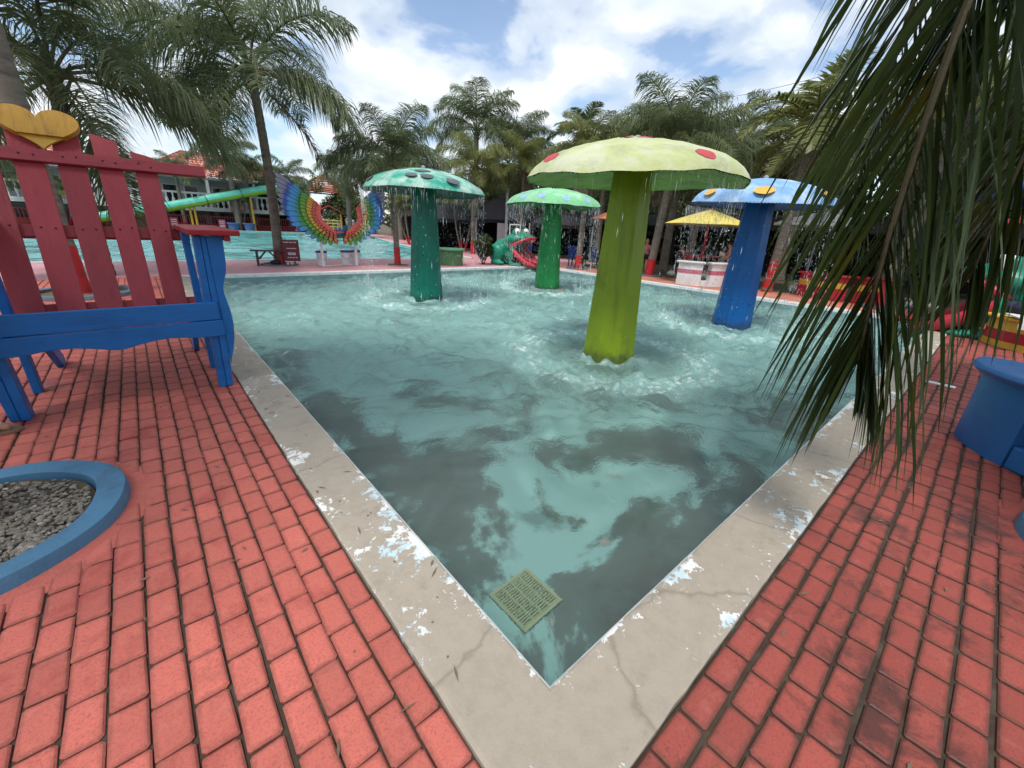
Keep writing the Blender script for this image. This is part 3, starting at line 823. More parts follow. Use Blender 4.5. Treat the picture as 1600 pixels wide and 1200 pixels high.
# ------------------------------------------------------------------ mushrooms
def ngon_cap(n, seed, wav, rimdrop):
    r = random.Random(seed)
    return [1 + r.uniform(-wav, wav) for _ in range(n)], [r.uniform(-rimdrop, rimdrop) for _ in range(n)]
def mushroom(cx, cy, cap, under, stem, spotm, label, n, seed, spots, rot0, pad=False, soft=True, apex=1.705, rim=1.395, rad=0.875, stem_rot=0.2):
    t = thing('mushroom_fountain', (cx, cy, FZ), label, 'mushroom fountain', 'mushroom fountains standing in the splash pool')
    z0 = -FZ
    rr, rz = ngon_cap(n, seed, 0.028, 0.026)
    prof = [(0.0, apex), (0.06, apex - 0.003), (0.18, apex - 0.014), (0.30, apex - 0.032), (0.45, apex - 0.066), (0.60, apex - 0.110), (0.70, apex - 0.150), (0.77, apex - 0.190), (0.815, apex - 0.225), (0.850, apex - 0.268), (rad, rim)]
    sub = 6 if soft else 1
    N_ = n * sub
    def wob(a, r, z):
        f = ((a - rot0) / (2 * PI) * n) % n; i = int(f) % n; k = f - int(f)
        A = rr[i] * (1 - k) + rr[(i + 1) % n] * k; B = rz[i] * (1 - k) + rz[(i + 1) % n] * k
        poly = 1.0
        if soft: poly = 1.0 - 0.02 * math.sin(PI * k) ** 0.8 * 0
        s = r / rad
        L = 0.006 * math.sin(7 * a + 9 * r + seed) * math.sin(13 * r + 3 * a + seed) + 0.0035 * math.sin(17 * a - 21 * r + seed * 2)
        return r * (A - 1) * s, B * s ** 3 + (L * min(1, r * 3) if soft else 0.4 * L * min(1, r * 3))
    mb = MB(); mb.lathe([(r, z + z0) for r, z in prof], N_, a0=rot0, a1=rot0 + 2 * PI, wob=wob)
    c = mb.build('cap', cap, t, smooth=(50 if soft else False))
    if not soft:
        pass
    # underside
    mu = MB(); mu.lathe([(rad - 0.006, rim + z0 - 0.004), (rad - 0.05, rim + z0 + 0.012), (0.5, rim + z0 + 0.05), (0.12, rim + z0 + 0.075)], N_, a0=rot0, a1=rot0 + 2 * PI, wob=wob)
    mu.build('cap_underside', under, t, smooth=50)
    # ragged dark rim where the water drips
    mr = MB(); q = random.Random(seed + 5)
    for i in range(150):
        a = 2 * PI * i / 150 + rot0; dr, dz = wob(a, rad, rim)
        r_ = rad + dr - 0.004; h = q.uniform(0.004, 0.016); w_ = 0.018
        zt = rim + z0 + dz + 0.003
        ca, sa = math.cos(a), math.sin(a); tx, ty = -sa * w_, ca * w_
        p = V(r_ * ca, r_ * sa, zt); 
        mr.add([p + V(tx, ty, 0), p - V(tx, ty, 0), p + V(0, 0, -h) + V(-ca, -sa, 0) * 0.004, p + V(-ca, -sa, 0) * 0.02], [(0, 1, 2), (0, 2, 3), (1, 3, 2), (0, 3, 1)])
    mr.build('drip_rim', 'rim_dark', t)
    # octagonal tapering stem
    ms = MB()
    ms.lathe([(0.275, 0.0), (0.254, z0 + WZ), (0.168, rim + z0 + 0.07)], 8, a0=stem_rot, a1=stem_rot + 2 * PI)
    ms.build('stem', stem, t, bevel=0.003)
    mn = MB(); mn.lathe([(0.028, apex + z0 - 0.01), (0.030, apex + z0 + 0.018), (0.018, apex + z0 + 0.034), (0.0, apex + z0 + 0.038)], 12)
    mn.build('water_nozzle', 'metal_grey', t, smooth=True)
    # painted spots: thin discs following the dome
    def surf(r, a):
        for (r0, z0_), (r1, z1) in zip(prof[:-1], prof[1:]):
            if r <= r1:
                k = (r - r0) / (r1 - r0); z = z0_ + (z1 - z0_) * k
                break
        else: z = rim
        dr, dz = wob(a % (2 * PI), r, z)
        return V((r + dr) * math.cos(a), (r + dr) * math.sin(a), z + z0 + dz)
    for (a, r, s1, s2) in spots:
        mb = MB(); K = 18; q = random.Random(int(a * 100 + r * 1000))
        rings = []
        for rho in (0.0, 0.5, 1.0):
            for k in range(K if rho else 1):
                b = 2 * PI * k / K; jw = 1 + (q.uniform(-0.05, 0.05) if rho == 1 else 0)
                du, dv = s1 * rho * jw * math.cos(b), s2 * rho * jw * math.sin(b)
                r2 = min(rad - 0.006, max(0.02, r + dv)); a2 = a + du / max(0.15, r)
                rings.append(surf(r2, a2) + V(0, 0, 0.0045))
        fs = [(0, 1 + k, 1 + (k + 1) % K) for k in range(K)] + [(1 + k, 1 + K + k, 1 + K + (k + 1) % K, 1 + (k + 1) % K) for k in range(K)]
        mb.add(rings, fs)
        mb.build('spot', spotm, t, smooth=60)
    if pad:
        mp = MB(); q = random.Random(4)
        mp.lathe([(0.0, z0 + WZ + 0.012), (0.36, z0 + WZ + 0.012), (0.41, z0 + WZ - 0.01), (0.42, 0.0)], 20, wob=lambda a, r, z: (q.uniform(-0.02, 0.02) if r > 0.3 else 0, 0))
        mp.build('footing', 'concrete', t)
    return t
def ang(cx, cy): return math.atan2(-cy, -cx)      # direction from a mushroom towards the camera
a = ang(3.24, 2.24)
mushroom(3.24, 2.24, 'cap_yellow', 'cap_yellow_under', 'stem_yellow', 'spot_red', 'yellow-green mushroom fountain with red spots, nearest in the pool', 12, 11,
         [(a + 0.62, 0.775, 0.075, 0.055), (a - 0.95, 0.775, 0.085, 0.050), (a + 0.25, 0.34, 0.10, 0.055), (a - 0.30, 0.36, 0.08, 0.05), (a + 1.9, 0.6, 0.09, 0.08), (a + 2.9, 0.65, 0.09, 0.08), (a - 2.0, 0.62, 0.09, 0.08)], a + 0.1, soft=True, stem_rot=a + 0.42)
a = ang(3.26, 5.74)
mushroom(3.26, 5.74, 'cap_green', 'cap_green_under', 'stem_green', 'spot_grey', 'dark green mushroom fountain with grey spots nearest the wing sculpture', 9, 23,
         [(a - 0.22, 0.70, 0.08, 0.055), (a + 0.06, 0.715, 0.085, 0.055), (a - 0.02, 0.50, 0.11, 0.06), (a + 0.50, 0.765, 0.10, 0.055), (a - 1.20, 0.775, 0.08, 0.05), (a - 0.85, 0.36, 0.09, 0.04), (a + 1.45, 0.72, 0.08, 0.07), (a + 0.7, 0.28, 0.09, 0.05), (a + 2.6, 0.6, 0.1, 0.07)], a + 0.2, soft=False, stem_rot=a + 0.12)
a = ang(6.04, 5.84)
mushroom(6.04, 5.84, 'cap_mint', 'cap_mint_under', 'stem_mint', 'spot_blue', 'mint green mushroom fountain with pale blue spots beside the frog slide', 12, 31,
         [(a - 0.72, 0.79, 0.09, 0.05), (a - 0.28, 0.76, 0.09, 0.06), (a + 0.28, 0.79, 0.07, 0.055), (a + 0.85, 0.79, 0.07, 0.05), (a + 2.4, 0.6, 0.1, 0.08), (a - 1.6, 0.6, 0.1, 0.08)], a - 0.1, pad=True, stem_rot=a + 0.70)
a = ang(6.02, 2.22)
mushroom(6.02, 2.22, 'cap_blue', 'cap_blue_under', 'stem_blue', 'spot_orange', 'blue mushroom fountain with orange spots behind the hanging palm leaf', 9, 47,
         [(a - 0.80, 0.775, 0.08, 0.05), (a + 0.02, 0.755, 0.105, 0.065), (a + 0.95, 0.77, 0.09, 0.055), (a + 2.4, 0.6, 0.1, 0.08), (a - 1.9, 0.6, 0.1, 0.08)], a + 0.35, soft=False, stem_rot=a + 0.60)
# falling water: countless droplets below every rim
def drops(cx, cy, n, seed, size, label):
    q = random.Random(seed); mb = MB()
    sec = [(q.uniform(0, 2 * PI), q.uniform(0.15, 0.5), q.uniform(0.4, 1.6)) for _ in range(7)]
    for i in range(n):
        a0, sp, wt = q.choice(sec); a = q.gauss(a0, sp) if q.random() < 0.7 else q.uniform(0, 2 * PI)
        dc = (a - math.atan2(-cy, -cx) + PI) % (2 * PI) - PI
        if abs(dc) < 0.55 and q.random() < 0.8: continue
        u = q.random(); z = 1.39 - u * 1.5
        r = 0.862 + q.gauss(0, 0.012) + (0.02 + 0.09 * u) * q.gauss(0, 0.6)
        s = size * q.uniform(0.5, 1.35); l = s * q.uniform(1.0, 2.6) * (0.6 + u) * (q.uniform(3, 9) if q.random() < 0.14 else 1)
        x, y = cx + r * math.cos(a), cy + r * math.sin(a)
        mb.add([(x - s, y, z), (x, y - s, z), (x + s, y, z), (x, y + s, z), (x, y, z + l * 1.3), (x, y, z - l)], [(0, 1, 4), (1, 2, 4), (2, 3, 4), (3, 0, 4), (1, 0, 5), (2, 1, 5), (3, 2, 5), (0, 3, 5)])
    for i in range(n // 7):   # strands running off the rim
        a0, sp, wt = q.choice(sec); a = q.gauss(a0, sp)
        dc = (a - math.atan2(-cy, -cx) + PI) % (2 * PI) - PI
        if abs(dc) < 0.4 and q.random() < 0.6: continue
        r = 0.866; x, y = cx + r * math.cos(a), cy + r * math.sin(a); s = size * q.uniform(0.35, 0.7); z = 1.39 - q.random() ** 2 * 0.25; l = q.uniform(0.03, 0.13)
        mb.add([(x - s, y, z), (x, y - s, z), (x + s, y, z), (x, y + s, z), (x, y, z + 0.01), (x, y, z - l)], [(0, 1, 4), (1, 2, 4), (2, 3, 4), (3, 0, 4), (1, 0, 5), (2, 1, 5), (3, 2, 5), (0, 3, 5)])
    for i in range(n // 2):   # splashes on the surface
        a = q.uniform(0, 2 * PI); r = q.gauss(0.88, 0.07); x, y = cx + r * math.cos(a), cy + r * math.sin(a)
        z = WZ + abs(q.gauss(0, 0.022)); s = size * q.uniform(0.4, 1.0)
        mb.add([(x - s, y, z), (x, y - s, z), (x + s, y, z), (x, y + s, z), (x, y, z + s), (x, y, z - s)], [(0, 1, 4), (1, 2, 4), (2, 3, 4), (3, 0, 4), (1, 0, 5), (2, 1, 5), (3, 2, 5), (0, 3, 5)])
    stuff(mb.build('falling_water', 'drop', rec=False), label, 'water drops')
drops(3.24, 2.24, 1300, 1, 0.0018, 'water drops falling from the rim of the yellow-green mushroom')
drops(3.26, 5.74, 2200, 2, 0.0032, 'water drops falling from the rim of the dark green mushroom')
drops(6.04, 5.84, 3200, 3, 0.0040, 'water drops falling from the rim of the mint green mushroom')
drops(6.02, 2.22, 3000, 4, 0.0032, 'water drops falling from the rim of the blue mushroom')

# ------------------------------------------------------------------ giant chair
def chair():
    ox, oy = -0.18, 2.87
    t = thing('giant_chair', (ox, oy, 0), 'giant red and blue wooden garden chair with yellow heart', 'chair')
    X = lambda x: x - ox
    Y = lambda y: y - oy
    F = 0.0
    # seat apron: two boards, the lower one scalloped
    mb = MB(); mb.box(X(-0.635), X(0.277), F - 0.012, F + 0.012, 0.417, 0.517); mb.build('apron_board', 'chair_blue', t, bevel=0.004)
    lo = [(X(-0.64), 0.414), (X(0.285), 0.414), (X(0.285), 0.325)]
    sc = [(0.20, 0.322), (0.14, 0.325), (0.09, 0.334), (0.03, 0.338), (-0.03, 0.334), (-0.09, 0.322), (-0.13, 0.312), (-0.155, 0.306), (-0.178, 0.304)]
    lo += [(X(x), z) for x, z in sc] + [(X(-0.356 - x), z) for x, z in reversed(sc)] + [(X(-0.64), 0.325)]
    mb = MB(); mb.prism(lo, F - 0.020, F + 0.006); mb.build('scalloped_apron', 'chair_blue', t, bevel=0.004)
    for dx in (0.26, 0.27):
        pass
    # seat boards behind the apron
    for i in range(8):
        y0 = F + 0.018 + i * 0.079; z = 0.500 - i * 0.014
        mb = MB(); mb.box(X(-0.60), X(0.24), y0, y0 + 0.072, z - 0.012, z); mb.build('seat_board', 'chair_blue', t, bevel=0.003)
    # front legs, brackets, arm posts, arms, rear stringers
    for s in (1, -1):
        M = lambda x: (X(x) if s > 0 else -X(x))
        def bx(x0, x1, y0, y1, z0, z1, name, mat, bv=0.004):
            a, b = sorted((M(x0), M(x1))); mb = MB(); mb.box(a, b, y0, y1, z0, z1); mb.build(name, mat, t, bevel=bv)
        mb = MB(); mb.prism([(M(0.205), 0.0), (M(0.2415), 0.0), (M(0.2635), 0.872), (M(0.232), 0.872)], F + 0.014, F + 0.105); mb.build('front_leg', 'chair_blue', t, bevel=0.004)
        mb = MB(); mb.prism([(M(0.2425), 0.004), (M(0.274), 0.004), (M(0.290), 0.30), (M(0.286), 0.872), (M(0.2645), 0.872)], F + 0.010, F + 0.10); mb.build('front_leg', 'chair_blue', t, bevel=0.004)
        br = [(0.2868, 0.872), (0.363, 0.872), (0.360, 0.80), (0.356, 0.73), (0.347, 0.672), (0.330, 0.628), (0.320, 0.595), (0.320, 0.56), (0.327, 0.51), (0.335, 0.45), (0.336, 0.38), (0.328, 0.30), (0.308, 0.22), (0.290, 0.165), (0.2865, 0.14)]
        mb = MB(); mb.prism([(M(x), z) for x, z in br], F + 0.004, F + 0.028); mb.build('arm_bracket', 'chair_blue', t, bevel=0.004)
        bx(0.210, 0.246, 0.43, 0.50, 0.0, 0.872, 'arm_post', 'chair_blue')
        bx(0.205, 0.440, F - 0.060, 0.86, 0.876, 0.905, 'arm', 'chair_arm', 0.005)
        bx(0.365, 0.395, F - 0.030, 0.60, 0.848, 0.875, 'arm_batten', 'chair_arm', 0.003)
        # slanting stringer that is also the rear leg
        mb = MB(); 
        xa, xb = sorted((M(0.165), M(0.198)))
        mb.prism([(F + 0.016, 0.40), (F + 0.016, 0.487), (0.62, 0.395), (1.06, 0.055), (1.06, 0.0), (0.95, 0.0), (0.60, 0.28)], xa, xb, 'x'); mb.build('rear_leg', 'chair_blue', t, bevel=0.004)
    # leaning back: five slats, two rails
    b0, b1 = V(0, 0.545, 0.395), V(0, 1.03, 1.235)     # bottom and top-rail points on the back plane
    d = (b1 - b0).normalized(); nrm = V(0, -d.z, d.y)   # towards the sitter
    def slat(x0, x1, L, wd, cut, seed):
        q = random.Random(seed); h = wd / 2
        poly = [(-h, -0.02), (h, -0.02), (h, L + cut), (-h, L - cut)]
        if seed == 5: poly = [(-h, -0.02), (h, -0.02), (h, L - 0.012), (h * 0.55, L - 0.004), (h * 0.2, L + 0.004), (-h * 0.45, L + 0.012), (-h * 0.80, L + 0.022), (-h, L + 0.020), (-h * 0.92, L - 0.030)]
        mb = MB(); vs = []
        for off in (0.0, -0.026):
            for u, vv in poly:
                x = x0 + (x1 - x0) * vv / 1.0 + u * (1 + 0.06 * vv)
                vs.append(V(x, b0.y, b0.z) + d * vv + nrm * off)
        n = len(poly)
        mb.add(vs, [tuple(range(n)), tuple(range(2 * n - 1, n - 1, -1))] + [(i, n + i, n + (i + 1) % n, (i + 1) % n) for i in range(n)])
        return mb.build('back_slat', 'chair_red', t, bevel=0.003)
    S = [(-0.345, -0.392, 1.110, -0.012, 1), (-0.180, -0.206, 1.160, -0.010, 2), (-0.020, -0.028, 1.200, 0.0, 3), (0.140, 0.146, 1.165, -0.020, 4), (0.294, 0.318, 1.070, -0.010, 5)]
    for x0, x1, L, cut, k in S:
        slat(x0, x1, L, 0.118 if k < 4 else 0.112, cut, k)
    def rail(x0, x1, v0, v1, off, th, name):
        mb = MB(); vs = []
        for o_ in (off, off + th):
            for x, vv in ((x0, v0), (x1, v0), (x1, v1), (x0, v1)): vs.append(V(x, b0.y, b0.z) + d * vv + nrm * o_)
        mb.add(vs, [(0, 1, 2, 3), (7, 6, 5, 4), (0, 4, 5, 1), (1, 5, 6, 2), (2, 6, 7, 3), (3, 7, 4, 0)])
        return mb.build(name, 'chair_red_rail', t, bevel=0.003)
    rail(-0.64, 0.640, 0.940, 1.017, 0.0025, 0.026, 'top_rail')
    rail(-0.60, 0.46, 0.500, 0.575, -0.0285, -0.030, 'mid_rail')
    rail(-0.42, 0.42, 0.02, 0.09, -0.0285, -0.03, 'low_rail')
    for x0, x1, L, cut, k in S:
        for vv, off in ((0.54, 0.002), (0.978, 0.031)):
            for dx in (-0.028, 0.03):
                c = V(x0 + (x1 - x0) * vv + dx, b0.y, b0.z) + d * (vv + random.uniform(-0.012, 0.012)) + nrm * off
                mb = MB(); mb.ell(c, (0.0055, 0.003, 0.0055), 8, 4); mb.build('screw', 'screw', t)
    # heart, in two pieces
    def heart(k, part):
        pts = []
        for i in range(60):
            a_ = 2 * PI * i / 60
            x = 16 * math.sin(a_) ** 3; y = 13 * math.cos(a_) - 5 * math.cos(2 * a_) - 2 * math.cos(3 * a_) - math.cos(4 * a_)
            pts.append((x / 16 * 0.178, y / 17 * 0.152))
        cut = -0.070
        if part: pts = [p for p in pts if p[1] >= cut]
        else: pts = [(x * 1.0, y) for x, y in pts if y < cut + 0.012]
        return pts
    hx, hv = -0.125, 1.165
    for part, off, mt in ((True, 0.006, 'heart_wood'), (False, 0.0035, 'heart_wood_low')):
        pts = heart(1, part); mb = MB(); vs = []; n = len(pts)
        if not part: off = 0.031
        else: off = 0.046
        for o_ in (off, off - 0.014 - (0.028 if part else 0)):
            for x, y in pts: vs.append(V(hx + x, b0.y, b0.z) + d * (hv + y) + nrm * o_)
        mb.add(vs, [tuple(range(n)), tuple(range(2 * n - 1, n - 1, -1))] + [(i, n + i, n + (i + 1) % n, (i + 1) % n) for i in range(n)])
        mb.build('heart_top' if part else 'heart_tip', mt, t, bevel=0.003)
    return t
chair()

# ------------------------------------------------------------------ planting rings
def ring(x, y, r, wd, h, mat, label, wobble=0.02, seed=1, skirt='brick_left'):
    q = random.Random(seed); ph = [q.uniform(0, 6.28) for _ in range(4)]
    wob = lambda a, rr, z: (wobble * r * (math.sin(2 * a + ph[0]) + 0.5 * math.sin(3 * a + ph[1]) + 0.25 * math.sin(7 * a + ph[2])), 0.03 * h * math.sin(5 * a + ph[3]))
    t = thing('planting_ring', (x, y, 0), label, 'planting ring')
    mb = MB()
    mb.lathe([(r, -0.025), (r - 0.004, h * 0.55), (r - wd * 0.10, h * 0.93), (r - wd * 0.25, h), (r - wd * 0.78, h * 0.98), (r - wd * 0.95, h * 0.85), (r - wd, -0.025)], 72, wob=wob)
    mb.build('kerb', mat, t, smooth=50)
    ms = MB(); ms.lathe([(r - wd + 0.004, 0.012), (r * 0.5, 0.022), (0.0, 0.03)], 40, wob=lambda a, rr, z: (0, 0.006 * math.sin(9 * a + rr * 30)))
    ms.build('soil', 'soil', t, smooth=True)
    mc = MB(); mc.lathe([(r - 0.01, 0.004), (r + 0.045, -0.0015), (r + 0.075, -0.004), (r + 0.075, -0.02)], 72, wob=lambda a, rr, z: ((wob(a, rr, z)[0] + 0.012 * math.sin(6 * a + ph[0]) * (rr > r)), 0))
    mc.build('mortar_skirt', skirt, t, smooth=60)
    return t
RB = 'ring_blue'
ring(-0.605, 1.870, 0.40, 0.092, 0.048, RB, 'blue kerb ring full of gravel at lower left', 0.02, 1)
def gravel(x, y, r, n, seed):
    q = random.Random(seed); mb = MB(); rn = []
    ico = bmesh.new(); bmesh.ops.create_icosphere(ico, subdivisions=1, radius=1.0)
    vs = [v.co.copy() for v in ico.verts]; fs = [tuple(v.index for v in f.verts) for f in ico.faces]; ico.free()
    for i in range(n):
        a = q.uniform(0, 2 * PI); rr = r * math.sqrt(q.random()); px, py = x + rr * math.cos(a), y + rr * math.sin(a)
        if q.random() < 0.9 / (1 + math.exp(-14 * ((px - x) * 0.5 + (py - y) * 0.86 - 0.13))): continue
        s = q.uniform(0.0040, 0.0105); M = Matrix.Rotation(q.uniform(0, 6), 3, 'Z') @ Matrix.Rotation(q.gauss(0, 0.3), 3, 'X')
        sx, sy, sz = s * q.uniform(0.9, 1.5), s * q.uniform(0.7, 1.0), s * q.uniform(0.45, 0.8)
        c = V(px, py, 0.018 + 0.012 * (1 - rr / r) + q.uniform(0, 0.012))
        mb.add([c + M @ V(v.x * sx, v.y * sy, v.z * sz) for v in vs], fs); rn += [min(1, max(0, q.gauss(0.5, 0.27)))] * len(vs)
    o = mb.build('gravel', 'stone', rec=False); at = o.data.attributes.new('rnd', 'FLOAT', 'POINT'); at.data.foreach_set('value', rn)
    return stuff(o, 'grey river gravel filling the blue ring at lower left', 'gravel')
gravel(-0.605, 1.870, 0.295, 4600, 3)
ring(-0.60, 7.02, 0.50, 0.10, 0.05, 'ring_grey', 'grey-blue kerb ring round the leaning palm behind the chair', 0.02, 2)
ring(-0.62, 4.72, 0.36, 0.09, 0.05, RB, 'blue kerb ring half hidden under the giant chair', 0.02, 3)
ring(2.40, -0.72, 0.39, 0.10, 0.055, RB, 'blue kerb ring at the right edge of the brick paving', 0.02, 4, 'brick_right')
ring(2.20, 10.02, 0.36, 0.06, 0.035, 'ring_grey', 'grey kerb ring below the maroon sign', 0.02, 5, 'pink_deck')
ring(4.60, 9.43, 0.30, 0.05, 0.02, 'concrete', 'thin kerb ring round the palm behind the dark green mushroom', 0.02, 6, 'pink_deck')
ring(9.05, 7.62, 0.32, 0.07, 0.04, 'ring_grey', 'grey kerb ring round the palm beside the mint mushroom', 0.02, 7, 'coral_deck')
ring(9.72, 5.82, 0.34, 0.07, 0.045, 'ring_grey', 'grey kerb ring right of the yellow-green stem', 0.02, 8, 'coral_deck')
ring(9.35, 1.12, 0.30, 0.07, 0.045, 'ring_grey', 'grey kerb ring behind the hanging palm leaf', 0.02, 9, 'coral_deck')

# ------------------------------------------------------------------ pool drain, channel cover
g = thing('floor_grate', (0.835, 0.79, FZ), 'square pale green drain grate on the pool floor', 'drain grate', rz=0.03)
mb = MB(); s = 0.098
mb.box(-s, s, -s, s, 0.001, 0.006); mb.build('base_plate', 'grate_dark', g)
mb = MB()
for a0, a1, b0, b1 in ((-s, s, -s, -s + 0.014), (-s, s, s - 0.014, s), (-s, -s + 0.014, -s + 0.014, s - 0.014), (s - 0.014, s, -s + 0.014, s - 0.014)): mb.box(a0, a1, b0, b1, 0.006, 0.016)
mb.build('frame', 'grate', g, bevel=0.002)
for i in range(3): mb = MB(); k = -s + 0.014 + (i + 1) * (2 * s - 0.028) / 4; mb.box(k - 0.003, k + 0.003, -s + 0.014, s - 0.014, 0.0065, 0.0155); mb.build('cross_bar', 'grate', g)
for j in range(16):
    k = -s + 0.014 + (j + 0.5) * (2 * s - 0.028) / 16
    mb = MB(); mb.box(-s + 0.014, s - 0.014, k - 0.0028, k + 0.0028, 0.007, 0.0125); mb.build('slat', 'grate', g)
cv = MB(); cv.box(-0.030, 0.030, -0.085, 0.085, 0.0, 0.010); o = cv.build('channel_cover', 'coping_white', None, (4.56, 0.03, 0.0), bevel=0.003)
tag(o, 'narrow white channel cover set in the red bricks by the blue bench', 'drain cover')
# debris lying on the pool floor
for k, (x, y, sx, sy, a_) in enumerate([(1.30, 0.78, 0.030, 0.022, 0.2), (0.84, 0.66, 0.018, 0.010, 0.9), (1.75, 1.05, 0.055, 0.018, 2.2)]):
    mb = MB(); mb.ell((0, 0, 0.006), (sx, sy, 0.008), 10, 6); o = mb.build('stone', 'stone_white', None, (x, y, FZ), a_, True)
    tag(o, ['round pale stone on the pool floor near the right edge', 'small white stone beside the floor grate', 'long pale stone on the pool floor farther right'][k], 'stone')

# ------------------------------------------------------------------ booths, benches and tables
def booth(x, y, r, arcs, hgt, stripes, topmat, label, seat_w=0.20, slab=0.06, parts_extra=None, rz=0.0, cat='bench', overhang=0.05):
    """curved masonry bench: arcs = [(a0, a1)], stripes = [(z0, z1, mat)]"""
    t = thing('masonry_bench', (x, y, 0), label, cat, rz=rz)
    for a0, a1 in arcs:
        for z0, z1, m_ in stripes:
            mb = MB(); n = max(8, int((a1 - a0) * 10))
            mb.lathe([(r, z0), (r, z1), (r - seat_w, z1), (r - seat_w, z0)], n, a0=a0, a1=a1, closed_prof=True); mb.build('wall_band', m_, t, smooth=40)
        mb = MB(); n = max(8, int((a1 - a0) * 12)); e = overhang / r * 0.7; z = hgt
        mb.lathe([(r + overhang, z - slab * 0.5), (r + overhang * 0.8, z - slab * 0.12), (r + overhang * 0.45, z), (r - seat_w - overhang * 0.3, z), (r - seat_w - overhang * 0.7, z - slab * 0.2), (r - seat_w - overhang * 0.7, z - slab), (r + overhang * 0.6, z - slab)], n, a0=a0 - e, a1=a1 + e, closed_prof=True)
        mb.build('seat_slab', topmat, t, smooth=40, bevel=0.006)
    return t
booth(3.51, -0.735, 0.64, [(R(103), R(137))], 0.452, [(0.0, 0.395, 'bench_blue')], 'bench_blue', 'bright blue curved masonry bench beside the pool at right', 0.30, 0.070, overhang=0.07)
t = bpy.data.objects['masonry_bench']
for c_ in [c_ for c_ in t.children if c_.name.startswith('seat_slab')]: bpy.data.objects.remove(c_)
mb = MB(); z = 0.455
for i_ in range(1):
    r_, ov, sw, sl = 0.64, 0.07, 0.32, 0.062
    n_ = 40; prof_ = lambda k: [(r_ + ov * k, z - sl * 0.5), (r_ + ov * 0.8 * k, z - sl * 0.12), (r_ + ov * 0.45 * k, z), (r_ - sw - 0.02 + (1 - k) * 0.30, z), (r_ - sw - 0.03 + (1 - k) * 0.30, z - sl * 0.3), (r_ - sw - 0.02 + (1 - k) * 0.30, z - sl), (r_ + ov * 0.5 * k, z - sl)]
    vs = []
    for j in range(n_ + 1):
        a_ = R(94) + R(150) * j / n_; k = min(1.0, math.sqrt(max(0.0, 1 - (1 - min(j, 6) / 6) ** 2)) + 0.02)
        for rr_, zz_ in prof_(k): vs.append((rr_ * math.cos(a_), rr_ * math.sin(a_), zz_))
    m_ = 7; fs = [(j * m_ + q_, j * m_ + (q_ + 1) % m_, (j + 1) * m_ + (q_ + 1) % m_, (j + 1) * m_ + q_) for j in range(n_) for q_ in range(m_)] + [tuple(range(m_)), tuple(n_ * m_ + q_ for q_ in range(m_ - 1, -1, -1))]
    mb.add(vs, fs)
mb.build('seat_slab', 'bench_blue', t, smooth=40, bevel=0.006)
mb = MB(); mb.lathe([(0.638, 0.0), (0.638, 0.12), (0.50, 0.12), (0.50, 0.0)], 12, a0=R(137.5), a1=R(168), closed_prof=True); mb.build('step', 'bench_blue', t, bevel=0.01)
mb = MB(); mb.lathe([(0.64, 0.0), (0.64, 0.392), (0.34, 0.392), (0.34, 0.0)], 16, a0=R(168.5), a1=R(240), closed_prof=True); mb.build('wall_band', 'bench_blue', t, smooth=40)
booth(9.45, 4.45, 0.62, [(R(165), R(214)), (R(231), R(290))], 0.50, [(0.0, 0.24, 'white_paint'), (0.24, 0.33, 'pink_paint'), (0.33, 0.46, 'white_paint')], 'white_paint', 'white masonry booth with a pink stripe under the yellow umbrella', 0.18, 0.045)
for o in bpy.data.objects:
    if o.get('label', '').startswith('white masonry booth'):
        mb = MB(); mb.lathe([(0.615, 0.0), (0.615, 0.12), (0.50, 0.12), (0.50, 0.0)], 4, a0=R(214.3), a1=R(230.7), closed_prof=True); mb.build('low_wall', 'white_paint', o)
booth(10.3, 1.95, 0.72, [(R(120), R(200)), (R(210), R(275))], 0.46, [(0.0, 0.22, 'red_paint'), (0.22, 0.32, 'yellow_paint'), (0.32, 0.42, 'red_paint')], 'red_paint', 'red masonry booth with a yellow stripe behind the hanging palm leaf', 0.18, 0.045)
booth(7.55, -0.75, 0.66, [(R(100), R(240))], 0.335, [(0.0, 0.07, 'yellow_paint'), (0.07, 0.185, 'red_paint'), (0.185, 0.30, 'yellow_paint')], 'yellow_paint', 'yellow and red striped bench with a towel at the right edge', 0.22, 0.04)
# green tub counter
t = thing('round_counter', (6.05, 9.35, 0), 'round green masonry counter between dark green mushroom and bush', 'counter')
mb = MB(); mb.lathe([(0.30, 0.0), (0.31, 0.365)], 32); mb.build('body', 'counter_green', t, smooth=True)
mb = MB(); mb.lathe([(0.0, 0.365), (0.35, 0.365), (0.365, 0.38), (0.36, 0.405), (0.0, 0.41)], 32); mb.build('counter_top', 'counter_top', t, smooth=40)

